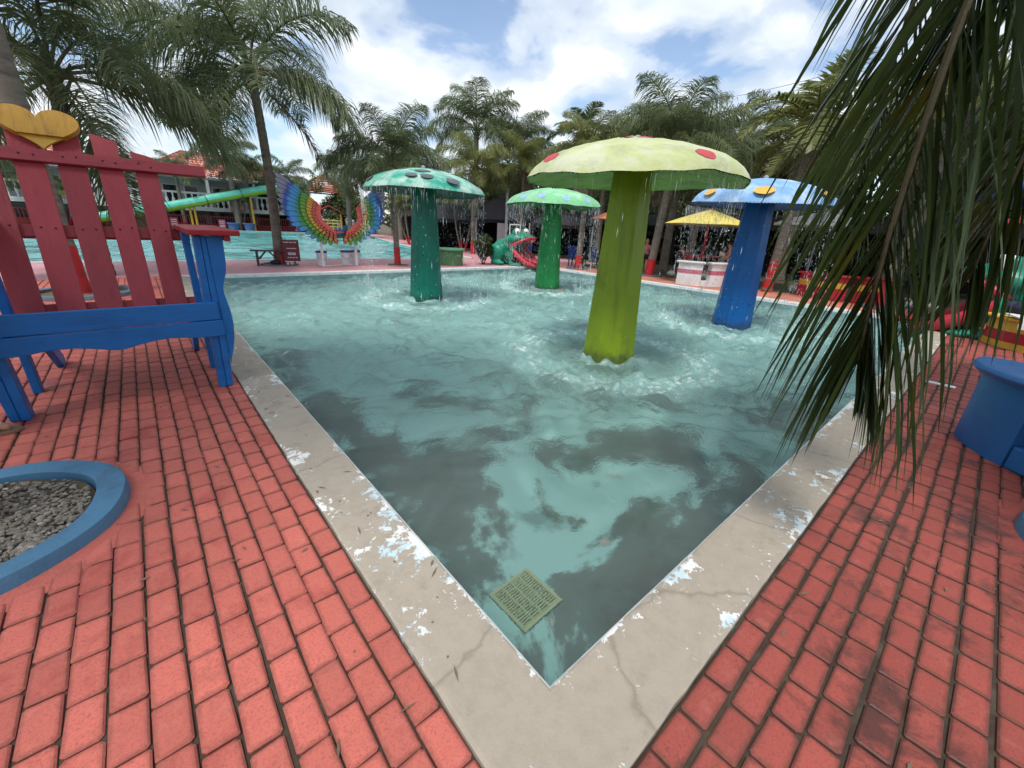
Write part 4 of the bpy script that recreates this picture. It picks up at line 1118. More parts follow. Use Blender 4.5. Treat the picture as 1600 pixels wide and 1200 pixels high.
def table(x, y, z, r, label, top, leg, square=False):
    t = thing('table', (x, y, 0), label, 'table')
    mb = MB(); mb.lathe([(0.0, z - 0.025), (r, z - 0.025), (r + 0.01, z - 0.012), (r, z), (0.0, z)], 24); mb.build('table_top', top, t, smooth=40)
    mb = MB(); mb.tube([(0, 0, 0.0), (0, 0, z - 0.026)], 0.05, 12); mb.build('pedestal', leg, t, smooth=True)
    return t
table(9.62, 4.52, 0.60, 0.42, 'round red table inside the white and pink booth', 'red_paint', 'metal_grey')
def umbrella(x, y, zr, za, r, n, m_, pole, label, a0=0.0, drop=0.0, lean=(0, 0)):
    t = thing('umbrella', (x, y, 0), label, 'umbrella', 'garden umbrellas')
    for k in range(n):
        a, b = a0 + 2 * PI * k / n, a0 + 2 * PI * (k + 1) / n
        p0, p1, p2 = V(0, 0, za), V(r * math.cos(a), r * math.sin(a), zr), V(r * math.cos(b), r * math.sin(b), zr)
        mid = (p1 + p2) / 2 + V(0, 0, 0.012); q1, q2 = p0.lerp(p1, 0.5) + V(0, 0, 0.015), p0.lerp(p2, 0.5) + V(0, 0, 0.015); qm = (q1 + q2) / 2 - V(0, 0, 0.012)
        mb = MB(); dn = V(0, 0, -0.006)
        top = [p0, q1, qm, q2, p1, mid, p2]
        fs = [(0, 1, 2), (0, 2, 3), (1, 4, 5, 2), (2, 5, 6, 3)]
        mb.add(top, fs); mb.add([v + dn for v in top], [tuple(reversed(f)) for f in fs])
        if drop:
            mb.add([p1, p2, p2 - V(0, 0, drop), p1 - V(0, 0, drop)], [(0, 1, 2, 3)])
        mb.build('canopy_panel', m_, t, rec=False, smooth=60)
    mb = MB()
    for k in range(n):
        a = a0 + 2 * PI * k / n; mb = MB(); mb.tube([(0, 0, za - 0.02), (r * 0.98 * math.cos(a), r * 0.98 * math.sin(a), zr - 0.012)], 0.006, 5); mb.build('rib', 'metal_grey', t)
    mb = MB(); mb.tube([(lean[0], lean[1], 0), (0, 0, za + 0.03)], 0.028 if pole == 'red_paint' else 0.018, 8); mb.build('pole', pole, t, smooth=True)
    return t
umbrella(9.52, 4.45, 1.24, 1.56, 0.97, 6, 'canvas_yellow', 'red_paint', 'yellow garden umbrella on a red pole over the white booth', 0.35)
umbrella(9.60, 6.95, 1.30, 1.56, 0.70, 8, 'canvas_orange', 'metal_grey', 'orange garden umbrella half hidden by the yellow-green stem', 0.2)
umbrella(11.0, 2.75, 1.37, 1.62, 0.88, 8, 'canvas_white', 'metal_grey', 'white garden umbrella behind the hanging palm leaf', 0.1, drop=0.05)
umbrella(8.75, -0.28, 1.72, 1.98, 0.80, 8, 'canvas_blue', 'metal_grey', 'dark blue garden umbrella at the right edge', 0.3, drop=0.10)
umbrella(10.9, -0.30, 1.42, 1.62, 0.80, 8, 'canvas_red', 'metal_grey', 'dull red garden umbrella at the far right edge', 0.3)
umbrella(5.0, 31.0, 1.15, 1.60, 0.62, 4, 'canvas_orange', 'post_yellow', 'orange garden umbrella in front of the white balustrade', 0.6)
table(9.65, 7.05, 0.38, 0.30, 'small blue table under the orange umbrella', 'tub_blue', 'metal_grey')

# towel and clothes on the striped bench
def cloth(x, y, z, pts, wdt, m_, label, th=0.012):
    mb = MB(); n = len(pts)
    vs = []
    for off in (0, th):
        for i, (u, zz) in enumerate(pts):
            for s in (-1, -0.33, 0.33, 1): vs.append((u + 0.012 * math.sin(3 * s + i), s * wdt / 2 * (1 + 0.1 * math.sin(i * 1.3)), zz + off + 0.006 * math.sin(i + 2 * s)))
    m = 4; fs = []
    for L in (0, 1):
        o_ = L * n * m
        for i in range(n - 1):
            for j in range(m - 1):
                f = (o_ + i * m + j, o_ + i * m + j + 1, o_ + (i + 1) * m + j + 1, o_ + (i + 1) * m + j); fs.append(f if L else tuple(reversed(f)))
    rimv = [i * m for i in range(n)] + [(n - 1) * m + j for j in range(1, m)] + [i * m + m - 1 for i in range(n - 2, -1, -1)] + [j for j in range(m - 2, 0, -1)]
    for a_, b_ in zip(rimv, rimv[1:] + rimv[:1]): fs.append((a_, b_, b_ + n * m, a_ + n * m))
    mb.add(vs, fs)
    return tag(mb.build('towel', m_, None, (x, y, z), R(20), smooth=True), label, 'towel')
cloth(6.95, -0.42, 0.345, [(-0.105, -0.10), (-0.10, -0.05), (-0.085, 0.0), (-0.05, 0.012), (0.05, 0.010), (0.15, 0.012), (0.28, 0.010)], 0.30, 'towel', 'white towel hanging over the yellow and red striped bench')
mb = MB(); mb.ell((0, 0, 0.075), (0.16, 0.12, 0.075), 14, 8); mb.ell((0.12, 0.06, 0.09), (0.10, 0.09, 0.06), 12, 8); o = mb.build('bag', 'navy', None, (7.42, -0.33, 0.336), 0.4, True); tag(o, 'navy blue cloth bundle on the striped bench', 'bag')

# ------------------------------------------------------------------ frog slides
def frog(x, y, rz, sc, label, eye_turn):
    t = thing('frog_slide', (x, y, 0), label, 'frog slide', 'frog slides beside the pool', rz=rz)
    k = sc
    def P(*a): return V(a[0] * k, a[1] * k, a[2] * k)
    mb = MB()
    Ry = lambda d: Matrix.Rotation(R(d), 3, 'Y')
    def E(c, r, rot=None): mb.ell(P(*c), tuple(q * k for q in r), 24, 16, rot)
    E((-0.34, 0, 0.36), (0.36, 0.42, 0.36))                     # rump
    E((-0.20, 0, 0.50), (0.42, 0.40, 0.27), Ry(-22))            # back
    E((0.06, 0, 0.70), (0.40, 0.42, 0.19), Ry(-10))             # head, upper jaw
    E((0.30, 0, 0.735), (0.25, 0.36, 0.12), Ry(-4))
    E((-0.16, 0, 0.33), (0.26, 0.36, 0.33))                     # throat and chest
    for s in (1, -1):
        E((-0.38, 0.40 * s, 0.32), (0.25, 0.17, 0.26))          # haunch
        E((-0.30, 0.47 * s, 0.06), (0.24, 0.10, 0.07))          # hind foot
        E((0.10, 0.42 * s, 0.30), (0.075, 0.07, 0.27), Ry(10))  # fore leg
        E((0.22, 0.45 * s, 0.05), (0.18, 0.09, 0.055))
        E((0.13, 0.26 * s, 0.88), (0.11, 0.10, 0.12))           # eye socket
    o = mb.build('body', 'frog_green', t)
    rm = o.modifiers.new('remesh', 'REMESH'); rm.mode = 'VOXEL'; rm.voxel_size = 0.028 * k * U; rm.use_smooth_shade = True
    sm = o.modifiers.new('smooth', 'SMOOTH'); sm.factor = 0.6; sm.iterations = 6
    # toes
    for s in (1, -1):
        for j, dy in enumerate((-0.07, 0.0, 0.07)):
            mb = MB(); mb.ell(P(0.40 - abs(dy) * 0.6, 0.45 * s + dy, 0.035), (0.06 * k, 0.032 * k, 0.035 * k), 10, 8); mb.build('toe', 'frog_green', t, smooth=True)
    # mouth: lip loop, throat funnel and tongue slide
    upper = [(0.08, 0.40, 0.50), (0.24, 0.375, 0.61), (0.40, 0.30, 0.69), (0.515, 0.16, 0.735), (0.55, 0.0, 0.745)]
    lower = [(0.08, 0.40, 0.50), (0.20, 0.40, 0.36), (0.38, 0.375, 0.20), (0.60, 0.33, 0.07), (0.80, 0.26, 0.02)]
    U_ = upper + [(a, -b, c) for a, b, c in reversed(upper[:-1])]
    L_ = lower + [(0.90, 0.10, 0.0), (0.90, -0.10, 0.0)] + [(a, -b, c) for a, b, c in reversed(lower)]
    mb = MB(); mb.tube([P(*p) for p in U_], [0.050 * k] * len(U_), 10); mb.build('upper_lip', 'frog_red', t, smooth=True)
    for s in (1, -1):
        pts = [P(a, b * s, c) for a, b, c in lower]
        mb = MB(); mb.tube(pts, [0.050 * k, 0.072 * k, 0.085 * k, 0.08 * k, 0.05 * k], 12); mb.build('lower_lip', 'frog_red', t, smooth=True)
    thr = [(-0.12, 0.20, 0.50), (-0.12, 0.12, 0.58), (-0.12, 0.0, 0.60)]
    mb = MB()
    uu = [P(*p) for p in upper]; n = len(uu)
    rows = []
    for f in (0.0, 0.5, 1.0):
        rows.append([P(*p).lerp(P(-0.16, p[1] * 0.5, 0.52 + 0.08 * (i / (n - 1))), f) for i, p in enumerate(upper)])
    vs = [v for r_ in rows for v in r_]; fs = [(i * n + j, i * n + j + 1, (i + 1) * n + j + 1, (i + 1) * n + j) for i in range(2) for j in range(n - 1)]
    mb.add(vs, fs); mb.add([V(v.x, -v.y, v.z) for v in vs], [tuple(reversed(f)) for f in fs])
    mb.build('palate', 'mouth_dark', t, smooth=60)
    mb = MB()
    ln = [P(*p) for p in lower]; m = len(ln); vs = []
    for i, p in enumerate(ln):
        for s in (1, 0.55, 0, -0.55, -1):
            vs.append(V(p.x - (0.10 * k * (1 - i / (m - 1)) if abs(s) < 1 else 0), p.y * s, p.z - 0.07 * k * (1 - s * s) * (1 if i < m - 1 else 0.2)))
    fs = [(i * 5 + j, i * 5 + j + 1, (i + 1) * 5 + j + 1, (i + 1) * 5 + j) for i in range(m - 1) for j in range(4)]
    mb.add(vs, fs); mb.build('mouth_floor', 'frog_red', t, smooth=60)
    mb = MB(); vs = []
    tp = [(-0.10, 0.36), (0.08, 0.36), (0.26, 0.27), (0.45, 0.16), (0.65, 0.075), (0.88, 0.045), (1.0, 0.02)]
    for i, (a_, c_) in enumerate(tp):
        wv = 0.17 if i < 5 else (0.15 if i == 5 else 0.08)
        for s, dz in ((-1, 0.045), (-0.6, 0.0), (0, -0.012), (0.6, 0.0), (1, 0.045)): vs.append(P(a_, wv * s, c_ + dz))
    m = len(tp); fs = [(i * 5 + j, i * 5 + j + 1, (i + 1) * 5 + j + 1, (i + 1) * 5 + j) for i in range(m - 1) for j in range(4)]
    mb.add(vs, fs); o = mb.build('tongue', 'frog_red', t, smooth=60); so = o.modifiers.new('solid', 'SOLIDIFY'); so.thickness = 0.03 * k * U
    for s in (1, -1):
        c = P(0.175, 0.26 * s, 0.895)
        mb = MB(); mb.ell(c, (0.092 * k, 0.088 * k, 0.105 * k), 16, 12); e = mb.build('eye', 'eye_white', t, smooth=True)
        d = V(math.cos(eye_turn), math.sin(eye_turn), -0.05).normalized()
        mb = MB(); mb.ell(c + d * 0.078 * k, (0.026 * k, 0.026 * k, 0.036 * k), 10, 8); mb.build('pupil', 'eye_black', e, smooth=True)
    return t
frog(7.92, 8.98, R(-70), 0.97, 'green frog slide with open red mouth beyond the mint mushroom', R(-48))
frog(7.95, -0.18, R(98), 0.98, 'green frog slide seen in profile at the right edge', R(10))

# ------------------------------------------------------------------ winged photo spot
def bez(p, s):
    n = len(p) - 1; f = min(max(s, 0), 0.9999) * n; i = int(f); k = f - i
    g = lambda j: V(*p[max(0, min(n, j))], 0)
    a, b, c, d = g(i - 1), g(i), g(i + 1), g(i + 2)
    return 0.5 * (2 * b + (c - a) * k + (2 * a - 5 * b + 4 * c - d) * k * k + (3 * b - a - 3 * c + d) * k ** 3)
def wings():
    t = thing('wing_sculpture', (3.32, 9.52, 0), 'painted rainbow wing photo cutout on white posts', 'wing sculpture')
    zx = lambda X: (830 - X) / 750.0
    zy = lambda Y_: 0.565 + (995 - Y_) / 750.0
    spine = [(zx(X), zy(Y_)) for X, Y_ in [(592, 500), (560, 560), (545, 650), (580, 740), (640, 800), (720, 855), (800, 880)]]
    # angle (degrees, 0 = outward, 90 = up) and length of the feathers along the spine
    def angle(s): return 38 - 45 * s - 110 * s ** 3
    rows = [('primary', 17, lambda s: (0.92 - 0.28 * s - 0.30 * s ** 0.7 if s < 0.62 else 0.42 - 0.45 * (s - 0.62)) if s < 0.9 else 0.26, 0.105, 0.0),
            ('green', 16, lambda s: 0.36 - 0.16 * s, 0.080, 1.0),
            ('yellow', 16, lambda s: 0.22 - 0.085 * s, 0.064, 2.0),
            ('coral', 14, lambda s: 0.088 - 0.01 * s, 0.060, 3.0)]
    ramp_ = [(0.0, (0.70, 0.33, 0.03)), (0.14, (0.66, 0.38, 0.03)), (0.22, (0.28, 0.42, 0.03)), (0.32, (0.10, 0.34, 0.05)), (0.37, (0.05, 0.27, 0.16)), (0.42, (0.07, 0.32, 0.66)), (0.54, (0.08, 0.34, 0.74)), (0.56, (0.02, 0.08, 0.45)), (0.61, (0.04, 0.08, 0.38)), (0.65, (0.28, 0.26, 0.37)), (1.2, (0.36, 0.33, 0.41))]
    def colr(dist):
        for (a, ca), (b, cb) in zip(ramp_[:-1], ramp_[1:]):
            if dist <= b:
                f = max(0, (dist - a) / (b - a)); return tuple(x + (y - x) * f for x, y in zip(ca, cb))
        return ramp_[-1][1]
    for side, (ox, oy, dx_, dy_) in ((0, (-0.07, -0.02, -1.0, 0.0)), (1, (0.09, 0.04, math.cos(R(2)), math.sin(R(2))))):
        nx_, ny_ = (-dy_, dx_) if side == 0 else (dy_, -dx_)     # towards the viewer (-Y)
        if ny_ > 0: nx_, ny_ = -nx_, -ny_
        W = lambda u, v, o_: V(ox + dx_ * u + nx_ * o_, oy + dy_ * u + ny_ * o_, v)
        wing = MB(); ol = MB()
        q = random.Random(3)
        feathers = []
        for name, cnt, Lf, wd, lay in rows:
            for i in range(cnt):
                s = (i + 0.5) / cnt
                s = s * 0.97 + 0.01
                L = Lf(s); p = bez(spine, s); al = R(angle(s)); d = V(math.cos(al), math.sin(al), 0); pr = V(-d.y, d.x, 0)
                if name == 'primary' and s > 0.55: wdd = wd * 0.75
                else: wdd = wd * (1 if s < 0.6 else 0.85)
                st = -0.02
                prof = [(st, 0.35)] + [(L * e_, 0.45 + 0.55 * min(1, e_ / 0.6) ** 0.8) for e_ in (0.08, 0.16, 0.24, 0.32, 0.40, 0.48, 0.56, 0.64, 0.72, 0.79)] + [(L * 0.86, 0.90), (L * 0.92, 0.72), (L * 0.97, 0.42), (L, 0.0)]
                mid = i * 0.0014
                for grow, tgt, zoff in ((0.0095, ol, -0.003), (0.0, None, 0.0)):
                    pts = [(p + d * (a if a != L else L + grow) + pr * ((b * wdd / 2 + grow) if b else 0)) for a, b in prof] + [(p + d * a - pr * (b * wdd / 2 + grow)) for a, b in reversed(prof[:-1])]
                    base = 0.012 + lay * 0.026 + mid + zoff * 0.22
                    vs = [W(v.x, v.y, base) for v in pts] + [W(v.x, v.y, base - 0.0004) for v in pts]
                    n = len(pts); h_ = len(prof) - 1
                    strip = [(k, k + 1, n - 2 - k, n - 1 - k) for k in range(h_ - 1)] + [(h_ - 1, h_, h_ + 1)]
                    fs = strip + [tuple(n + q_ for q_ in reversed(f_)) for f_ in strip] + [(k, n + k, n + (k + 1) % n, (k + 1) % n) for k in range(n)]
                    if tgt is not None: tgt.add(vs, fs)
                    else:
                        cols = []
                        for v in pts:
                            dist = (v - p).dot(d)
                            if name == 'coral': c_ = (0.72, 0.13, 0.10)
                            elif name == 'yellow': c_ = (0.74, 0.36, 0.04) if s < 0.8 else (0.70, 0.14, 0.09)
                            elif name == 'green': c_ = colr(min(0.36, 0.20 + dist * 0.35)) if s < 0.85 else (0.72, 0.33, 0.06)
                            else: c_ = colr(dist * (1.02 if s < 0.6 else 1.25)) if s < 0.83 else ((0.16, 0.40, 0.04) if s < 0.90 else ((0.72, 0.40, 0.05) if s < 0.95 else (0.70, 0.12, 0.10)))
                            cols.append(c_)
                        feathers.append((vs, fs, cols))
        # subdivided colours along the feather come from its outline points
        for vs, fs, cols in feathers:
            mb = MB(); mb.add(vs, fs)
            o = mb.build('feather', 'feather', t, rec=True)
            at = o.data.color_attributes.new('Col', 'FLOAT_COLOR', 'POINT')
            at.data.foreach_set('color', [x for c_ in cols + cols for x in (*c_, 1.0)])
        ol.build('outline_board', 'feather_black', t)
        # shoulder band
        out_, inn = [], []
        for i in range(25):
            s = i / 24; p = bez(spine, s * 0.98); al = R(angle(s)); d = V(math.cos(al), math.sin(al), 0)
            out_.append(p + d * (0.022 + 0.012 * math.sin(i * 2.1))); inn.append(p - d * (0.075 * math.sin(PI * (0.12 + 0.85 * s)) + 0.01))
        pts = out_ + inn[::-1]; n = len(pts); base = 0.128
        mb = MB(); mb.add([W(v.x, v.y, base) for v in pts] + [W(v.x, v.y, base - 0.003) for v in pts], [tuple(range(n)), tuple(range(2 * n - 1, n - 1, -1))] + [(k, n + k, n + (k + 1) % n, (k + 1) % n) for k in range(n)])
        o = mb.build('shoulder', 'feather', t)
        at = o.data.color_attributes.new('Col', 'FLOAT_COLOR', 'POINT'); at.data.foreach_set('color', [0.74, 0.12, 0.10, 1.0] * (2 * n))
        # post and base rail
        px_ = 0.32 if side == 0 else 0.27
        mb = MB(); mb.bar(W(px_, 0.0, -0.02), W(px_, 0.95, -0.02), 0.045, 0.03, (0, 1, 0)); mb.build('post', 'white_paint', t, bevel=0.003)
        mb = MB(); mb.bar(W(px_, 0.012, -0.30), W(px_, 0.012, 0.02), 0.03, 0.024); mb.build('foot', 'white_paint', t, bevel=0.003)
        mb = MB(); mb.bar(W(px_, 0.02, -0.28), W(px_, 0.36, -0.04), 0.02, 0.02); mb.build('brace', 'white_paint', t)
    mb = MB(); mb.bar(V(-0.38, -0.005, 0.012), V(0.30, 0.19, 0.012), 0.03, 0.024); mb.build('base_rail', 'white_paint', t, bevel=0.003)
    mb = MB(); mb.bar(V(-0.16, -0.035, 0.70), V(0.20, 0.08, 0.70), 0.01, 0.035); o = mb.build('joining_bar', 'feather', t)
    at = o.data.color_attributes.new('Col', 'FLOAT_COLOR', 'POINT'); at.data.foreach_set('color', [0.70, 0.14, 0.12, 1.0] * len(o.data.vertices))
wings()

# ------------------------------------------------------------------ sign, bench, buckets
t = thing('sign_board', (2.42, 9.88, 0), 'maroon sign board with white lettering in front of the palm', 'sign', rz=R(-14))
mb = MB(); mb.box(-0.155, 0.155, -0.008, 0.008, 0.09, 0.52); mb.build('board', 'sign_maroon', t, bevel=0.003)
mb = MB(); mb.box(0.03, 0.055, 0.009, 0.03, 0.0, 0.40); mb.build('stake', 'dark_wood', t)
q = random.Random(8)
for z, x0, x1, hh in ((0.468, -0.135, 0.135, 0.021), (0.345, -0.082, 0.098, 0.017), (0.162, -0.082, 0.098, 0.019)):
    mb = MB(); x = x0
    while x < x1:
        wd = q.uniform(0.010, 0.015)
        if q.random() < 0.14: x += 0.014; continue
        mb.box(x, min(x1, x + wd), -0.0105, -0.0075, z - hh / 2, z + hh / 2)
        if q.random() < 0.6: pass
        x += wd + 0.0035
    mb.build('lettering', 'sign_white', t)
mb = MB(); mb.box(-0.065, 0.075, -0.0105, -0.0075, 0.215, 0.262); mb.build('white_panel', 'sign_white', t)
mb = MB(); x = -0.045
while x < 0.05: mb.box(x, x + 0.011, -0.0125, -0.0107, 0.230, 0.247); x += 0.016
mb.build('lettering', 'sign_maroon', t)
# two more small signs across the pool
for k, (x, y, lb) in enumerate([(3.95, 30.3, 'small pink and white sign across the big pool below the slide'), (1.75, 30.3, 'small pink sign behind the chair slats across the big pool')]):
    t = thing('pool_sign', (x, y, 0), lb, 'sign', rz=R(-10))
    mb = MB(); mb.box(-0.16, 0.16, -0.01, 0.01, 0.10, 0.56); mb.build('board', 'pink_paint', t)
    mb = MB(); mb.box(-0.02, 0.02, 0.011, 0.04, 0.0, 0.5); mb.build('stake', 'dark_wood', t)
    for z in (0.46, 0.36, 0.24, 0.18): mb = MB(); mb.box(-0.12, 0.12, -0.014, -0.0105, z - 0.02, z + 0.02); mb.build('text_line', 'sign_white', t)
t = thing('bench', (1.98, 9.95, 0), 'dark wooden trestle bench beside the maroon sign', 'bench', rz=R(-8))
mb = MB(); mb.box(-0.30, 0.30, -0.10, 0.10, 0.285, 0.31); mb.build('seat', 'dark_wood', t, bevel=0.004)
for s in (-1, 1):
    mb = MB(); mb.box(s * 0.19 - 0.022, s * 0.19 + 0.022, -0.07, 0.07, 0.0, 0.284); mb.build('leg', 'dark_wood', t)
    mb = MB(); mb.bar((s * 0.165, 0, 0.13), (s * 0.03, 0, 0.28), 0.03, 0.03); mb.build('brace', 'dark_wood', t)
mb = MB(); mb.ell((0, 0, 0.045), (0.11, 0.07, 0.05), 14, 8); mb.ell((0.05, 0.02, 0.05), (0.07, 0.06, 0.05), 10, 8); o = mb.build('bag', 'black_cloth', None, (2.07, 9.79, 0.03), 0.2, True); tag(o, 'black bag lying in the kerb ring below the sign', 'bag')
for k, dx in enumerate((0.0, 0.085)):
    mb = MB(); mb.prism([(-0.05, 0.0), (0.05, 0.0), (0.055, 0.015), (0.01, 0.02), (-0.02, 0.045), (-0.05, 0.045)], -0.02, 0.02); o = mb.build('shoe', 'sandal', None, (2.30 + dx, 9.76, 0.028), R(70 - 25 * k), bevel=0.006); tag(o, ['pale shoe on the kerb ring, left of the pair', 'pale shoe on the kerb ring, right of the pair'][k], 'shoe')
for k, (x, y, lb) in enumerate([(2.98, 9.75, 'white bucket with blue lid behind the left wing post'), (3.55, 9.88, 'white bucket with blue lid behind the right wing post'), (3.80, 9.95, 'white bucket with blue lid, rightmost of the three')]):
    t = thing('bucket', (x, y, 0), lb, 'bucket', 'white buckets behind the wings')
    mb = MB(); mb.lathe([(0.0, 0.0), (0.090, 0.0), (0.108, 0.27), (0.0, 0.27)], 24); mb.build('body', 'bucket_white', t, smooth=40)
    mb = MB(); mb.lathe([(0.0, 0.315), (0.10, 0.315), (0.118, 0.30), (0.118, 0.271), (0.0, 0.271)], 24); mb.build('lid', 'bucket_lid', t, smooth=40)
    mb = MB(); mb.tube([(0.106 * math.cos(a), -0.106 * abs(math.sin(a)) - 0.004, 0.22 - 0.09 * math.sin(a)) for a in [PI * i / 10 for i in range(11)]], 0.004, 5); mb.build('handle', 'metal_grey', t)
# ------------------------------------------------------------------ palms
def leaflet(mb, p, d, side_n, L, wd, droop, q, segs=3, base_w=0.6):
    """a narrow drooping blade; returns nothing, adds to mb"""
    pts = [Vector(p)]; dirs = []
    dd = Vector(d).normalized(); step = L / segs
    for i in range(segs):
        dirs.append(dd.copy()); pts.append(pts[-1] + dd * step)
        dd = (dd + V(0, 0, -1) * droop * (i + 1) / segs).normalized()
    wdir = Vector(side_n); ws = [wd * base_w] + [wd * (1 - 0.55 * (i / (segs - 1)) ** 2) if segs > 1 else wd for i in range(segs)]
    vs = []
    for i, pt in enumerate(pts[:-1]):
        dr = dirs[min(i, segs - 1)]
        a = wdir - dr * wdir.dot(dr)
        if a.length < 1e-4: a = dr.orthogonal()
        a.normalize(); vs += [pt - a * ws[i] / 2, pt + a * ws[i] / 2]
    vs.append(pts[-1])
    n = len(pts) - 1
    fs = [(2 * i, 2 * i + 1, 2 * i + 3, 2 * i + 2) for i in range(n - 1)] + [(2 * n - 2, 2 * n - 1, 2 * n)]
    mb.add(vs, fs)
def rachis_pts(L, e0, bend, n=14, curl=1.3):
    pts = [V(0, 0, 0)]; 
    for i in range(n):
        e = e0 - bend * ((i + 0.5) / n) ** curl; pts.append(pts[-1] + V(math.cos(e), 0, math.sin(e)) * L / n)
    return pts
def frond_mesh(kind, L, e0, bend, nl, ll, droop, plum, seed, wd, mat, r0=0.012, start=0.2):
    q = random.Random(seed); pts = rachis_pts(L, e0, bend); n = len(pts) - 1
    mb = MB(); mb.tube(pts, [r0 * (1 - 0.85 * i / n) for i in range(n + 1)], 5, cap=False)
    nf = len(mb.f)
    for i in range(nl):
        u = start + (1 - start) * (i + q.random() * 0.8) / nl
        f = min(u, 0.999) * n; k = int(f); p = pts[k].lerp(pts[k + 1], f - k); tan = (pts[k + 1] - pts[k]).normalized()
        up = V(0, 1, 0).cross(tan) * -1
        if up.z < 0 and abs(tan.z) < 0.7: up = -up
        prof = (0.45 + 0.55 * math.sin(PI * min(1, (u - start) / (1 - start) * 0.85 + 0.18))) * (1.0 if u < 0.85 else 1 - (u - 0.85) * 2.6)
        for s in (1, -1):
            if q.random() < 0.05: continue
            lf = ll * prof * q.uniform(0.8, 1.12)
            d = V(0, s, 0) * q.uniform(0.75, 1.0) + tan * q.uniform(0.35, 0.75) + up * (q.uniform(-plum, plum) + 0.18)
            leaflet(mb, p, d, tan + V(0, 0, q.uniform(-0.4, 0.4)), lf, wd * q.uniform(0.8, 1.15), droop * q.uniform(0.7, 1.3), q)
    me = mb.mesh('frond', mat)
    me.materials.append(MATS['petiole'])
    mi = [1] * nf + [0] * (len(mb.f) - nf)
    me.polygons.foreach_set('material_index', mi)
    return me
FR = {}
def lib(kind, mat, nl, ll, droop, plum, wd):
    out_ = {}
    for cls, (e0, bend) in {'up': (78, 75), 'hi': (58, 95), 'mid': (32, 95), 'low': (5, 75), 'hang': (-35, 48)}.items():
        out_[cls] = [frond_mesh(kind, 1.0, R(e0 + dv), R(bend + 10 * dv / 8), nl, ll, droop, plum, hash((kind, cls, k)) % 9999 if False else sum(map(ord, kind + cls)) * 7 + k, wd, mat) for k, dv in enumerate((-6, 7))]
    FR[kind] = out_
lib('queen', 'palm_leaf', 130, 0.37, 2.0, 0.55, 0.0088)
lib('bright', 'palm_leaf_bright', 120, 0.35, 1.7, 0.45, 0.0095)
lib('coco', 'palm_leaf', 70, 0.30, 0.55, 0.12, 0.020)
lib('fan', 'palm_leaf_bright', 62, 0.26, 0.30, 0.15, 0.024)
lib('dry', 'palm_leaf_dry', 60, 0.24, 1.3, 0.5, 0.011)
def put_frond(t, kind, cls, top, az, sc, q, name='frond'):
    o = bpy.data.objects.new(name, q.choice(FR[kind][cls])); col.objects.link(o); o.parent = t
    o.location = [c * U for c in top]; s = sc * q.uniform(0.88, 1.1)
    o.scale = (s, s * q.uniform(0.9, 1.1), s); o.rotation_euler = (q.gauss(0, 0.12), q.gauss(0, 0.07), az)
    return o
def palm(x, y, zc, L, r, label, kind='queen', n=20, red=0.0, lean=(0, 0), bow=(0, 0), seed=1, dead=0, tm='trunk', z0=0.0, mix_=None, boots=True, redm='trunk_red'):
    q = random.Random(seed)
    t = thing('palm_tree', (x, y, z0), label, 'palm tree', 'palm trees')
    H = zc - z0; K = 56; pts = []; rr = []
    for i in range(K + 1):
        u = i / K
        pts.append(V(lean[0] * u + bow[0] * math.sin(PI * u), lean[1] * u + bow[1] * math.sin(PI * u), H * u - (0.02 if i == 0 else 0)))
        rr.append(r * (1.18 - 0.30 * u if u > 0.08 else 1.30 - 1.8 * u) * (1 + 0.06 * (i % 2)) * q.uniform(0.975, 1.025))
    mb = MB(); mb.tube(pts, rr, 12); mb.build('trunk', tm, t, smooth=60)
    if red:
        m = max(3, int(K * red / H) + 1); pp = []
        for i in range(7):
            u = red / H * i / 6; f = u * K; k = min(K - 1, int(f)); pp.append((pts[k].lerp(pts[k + 1], f - k), rr[k] + (rr[k + 1] - rr[k]) * (f - k) + 0.004))
        mb = MB(); mb.tube([p for p, _ in pp], [b_ for _, b_ in pp], 12, cap=False); mb.build('painted_band', redm, t, smooth=60)
    top = pts[-1]
    if boots:
        mb = MB()
        for i in range(16):
            a = i * 2.4; zz = -0.32 + 0.36 * i / 16
            p = top + V(r * 0.8 * math.cos(a), r * 0.8 * math.sin(a), zz); e = p + V(math.cos(a) * r * 1.5, math.sin(a) * r * 1.5, 0.22)
            mb.bar(p, e, 0.055, 0.02, (math.cos(a), math.sin(a), 0.3), 0.025)
        mb.build('leaf_bases', 'leaf_base', t)
    mix_ = mix_ or (('up', 0.16), ('hi', 0.42), ('mid', 0.76), ('low', 1.0))
    for i in range(n):
        u = (i + 0.5) / n
        cls = next(c for c, lim in mix_ if u <= lim)
        put_frond(t, kind, cls, top + V(0, 0, 0.02), i * 2.39996 + q.uniform(-0.25, 0.25) + seed, L, q)
    for i in range(dead):
        put_frond(t, 'dry', 'hang' if i % 3 else 'low', top + V(0, 0, -0.12), q.uniform(0, 6.28), L * 0.8, q, 'dry_frond')
    return t
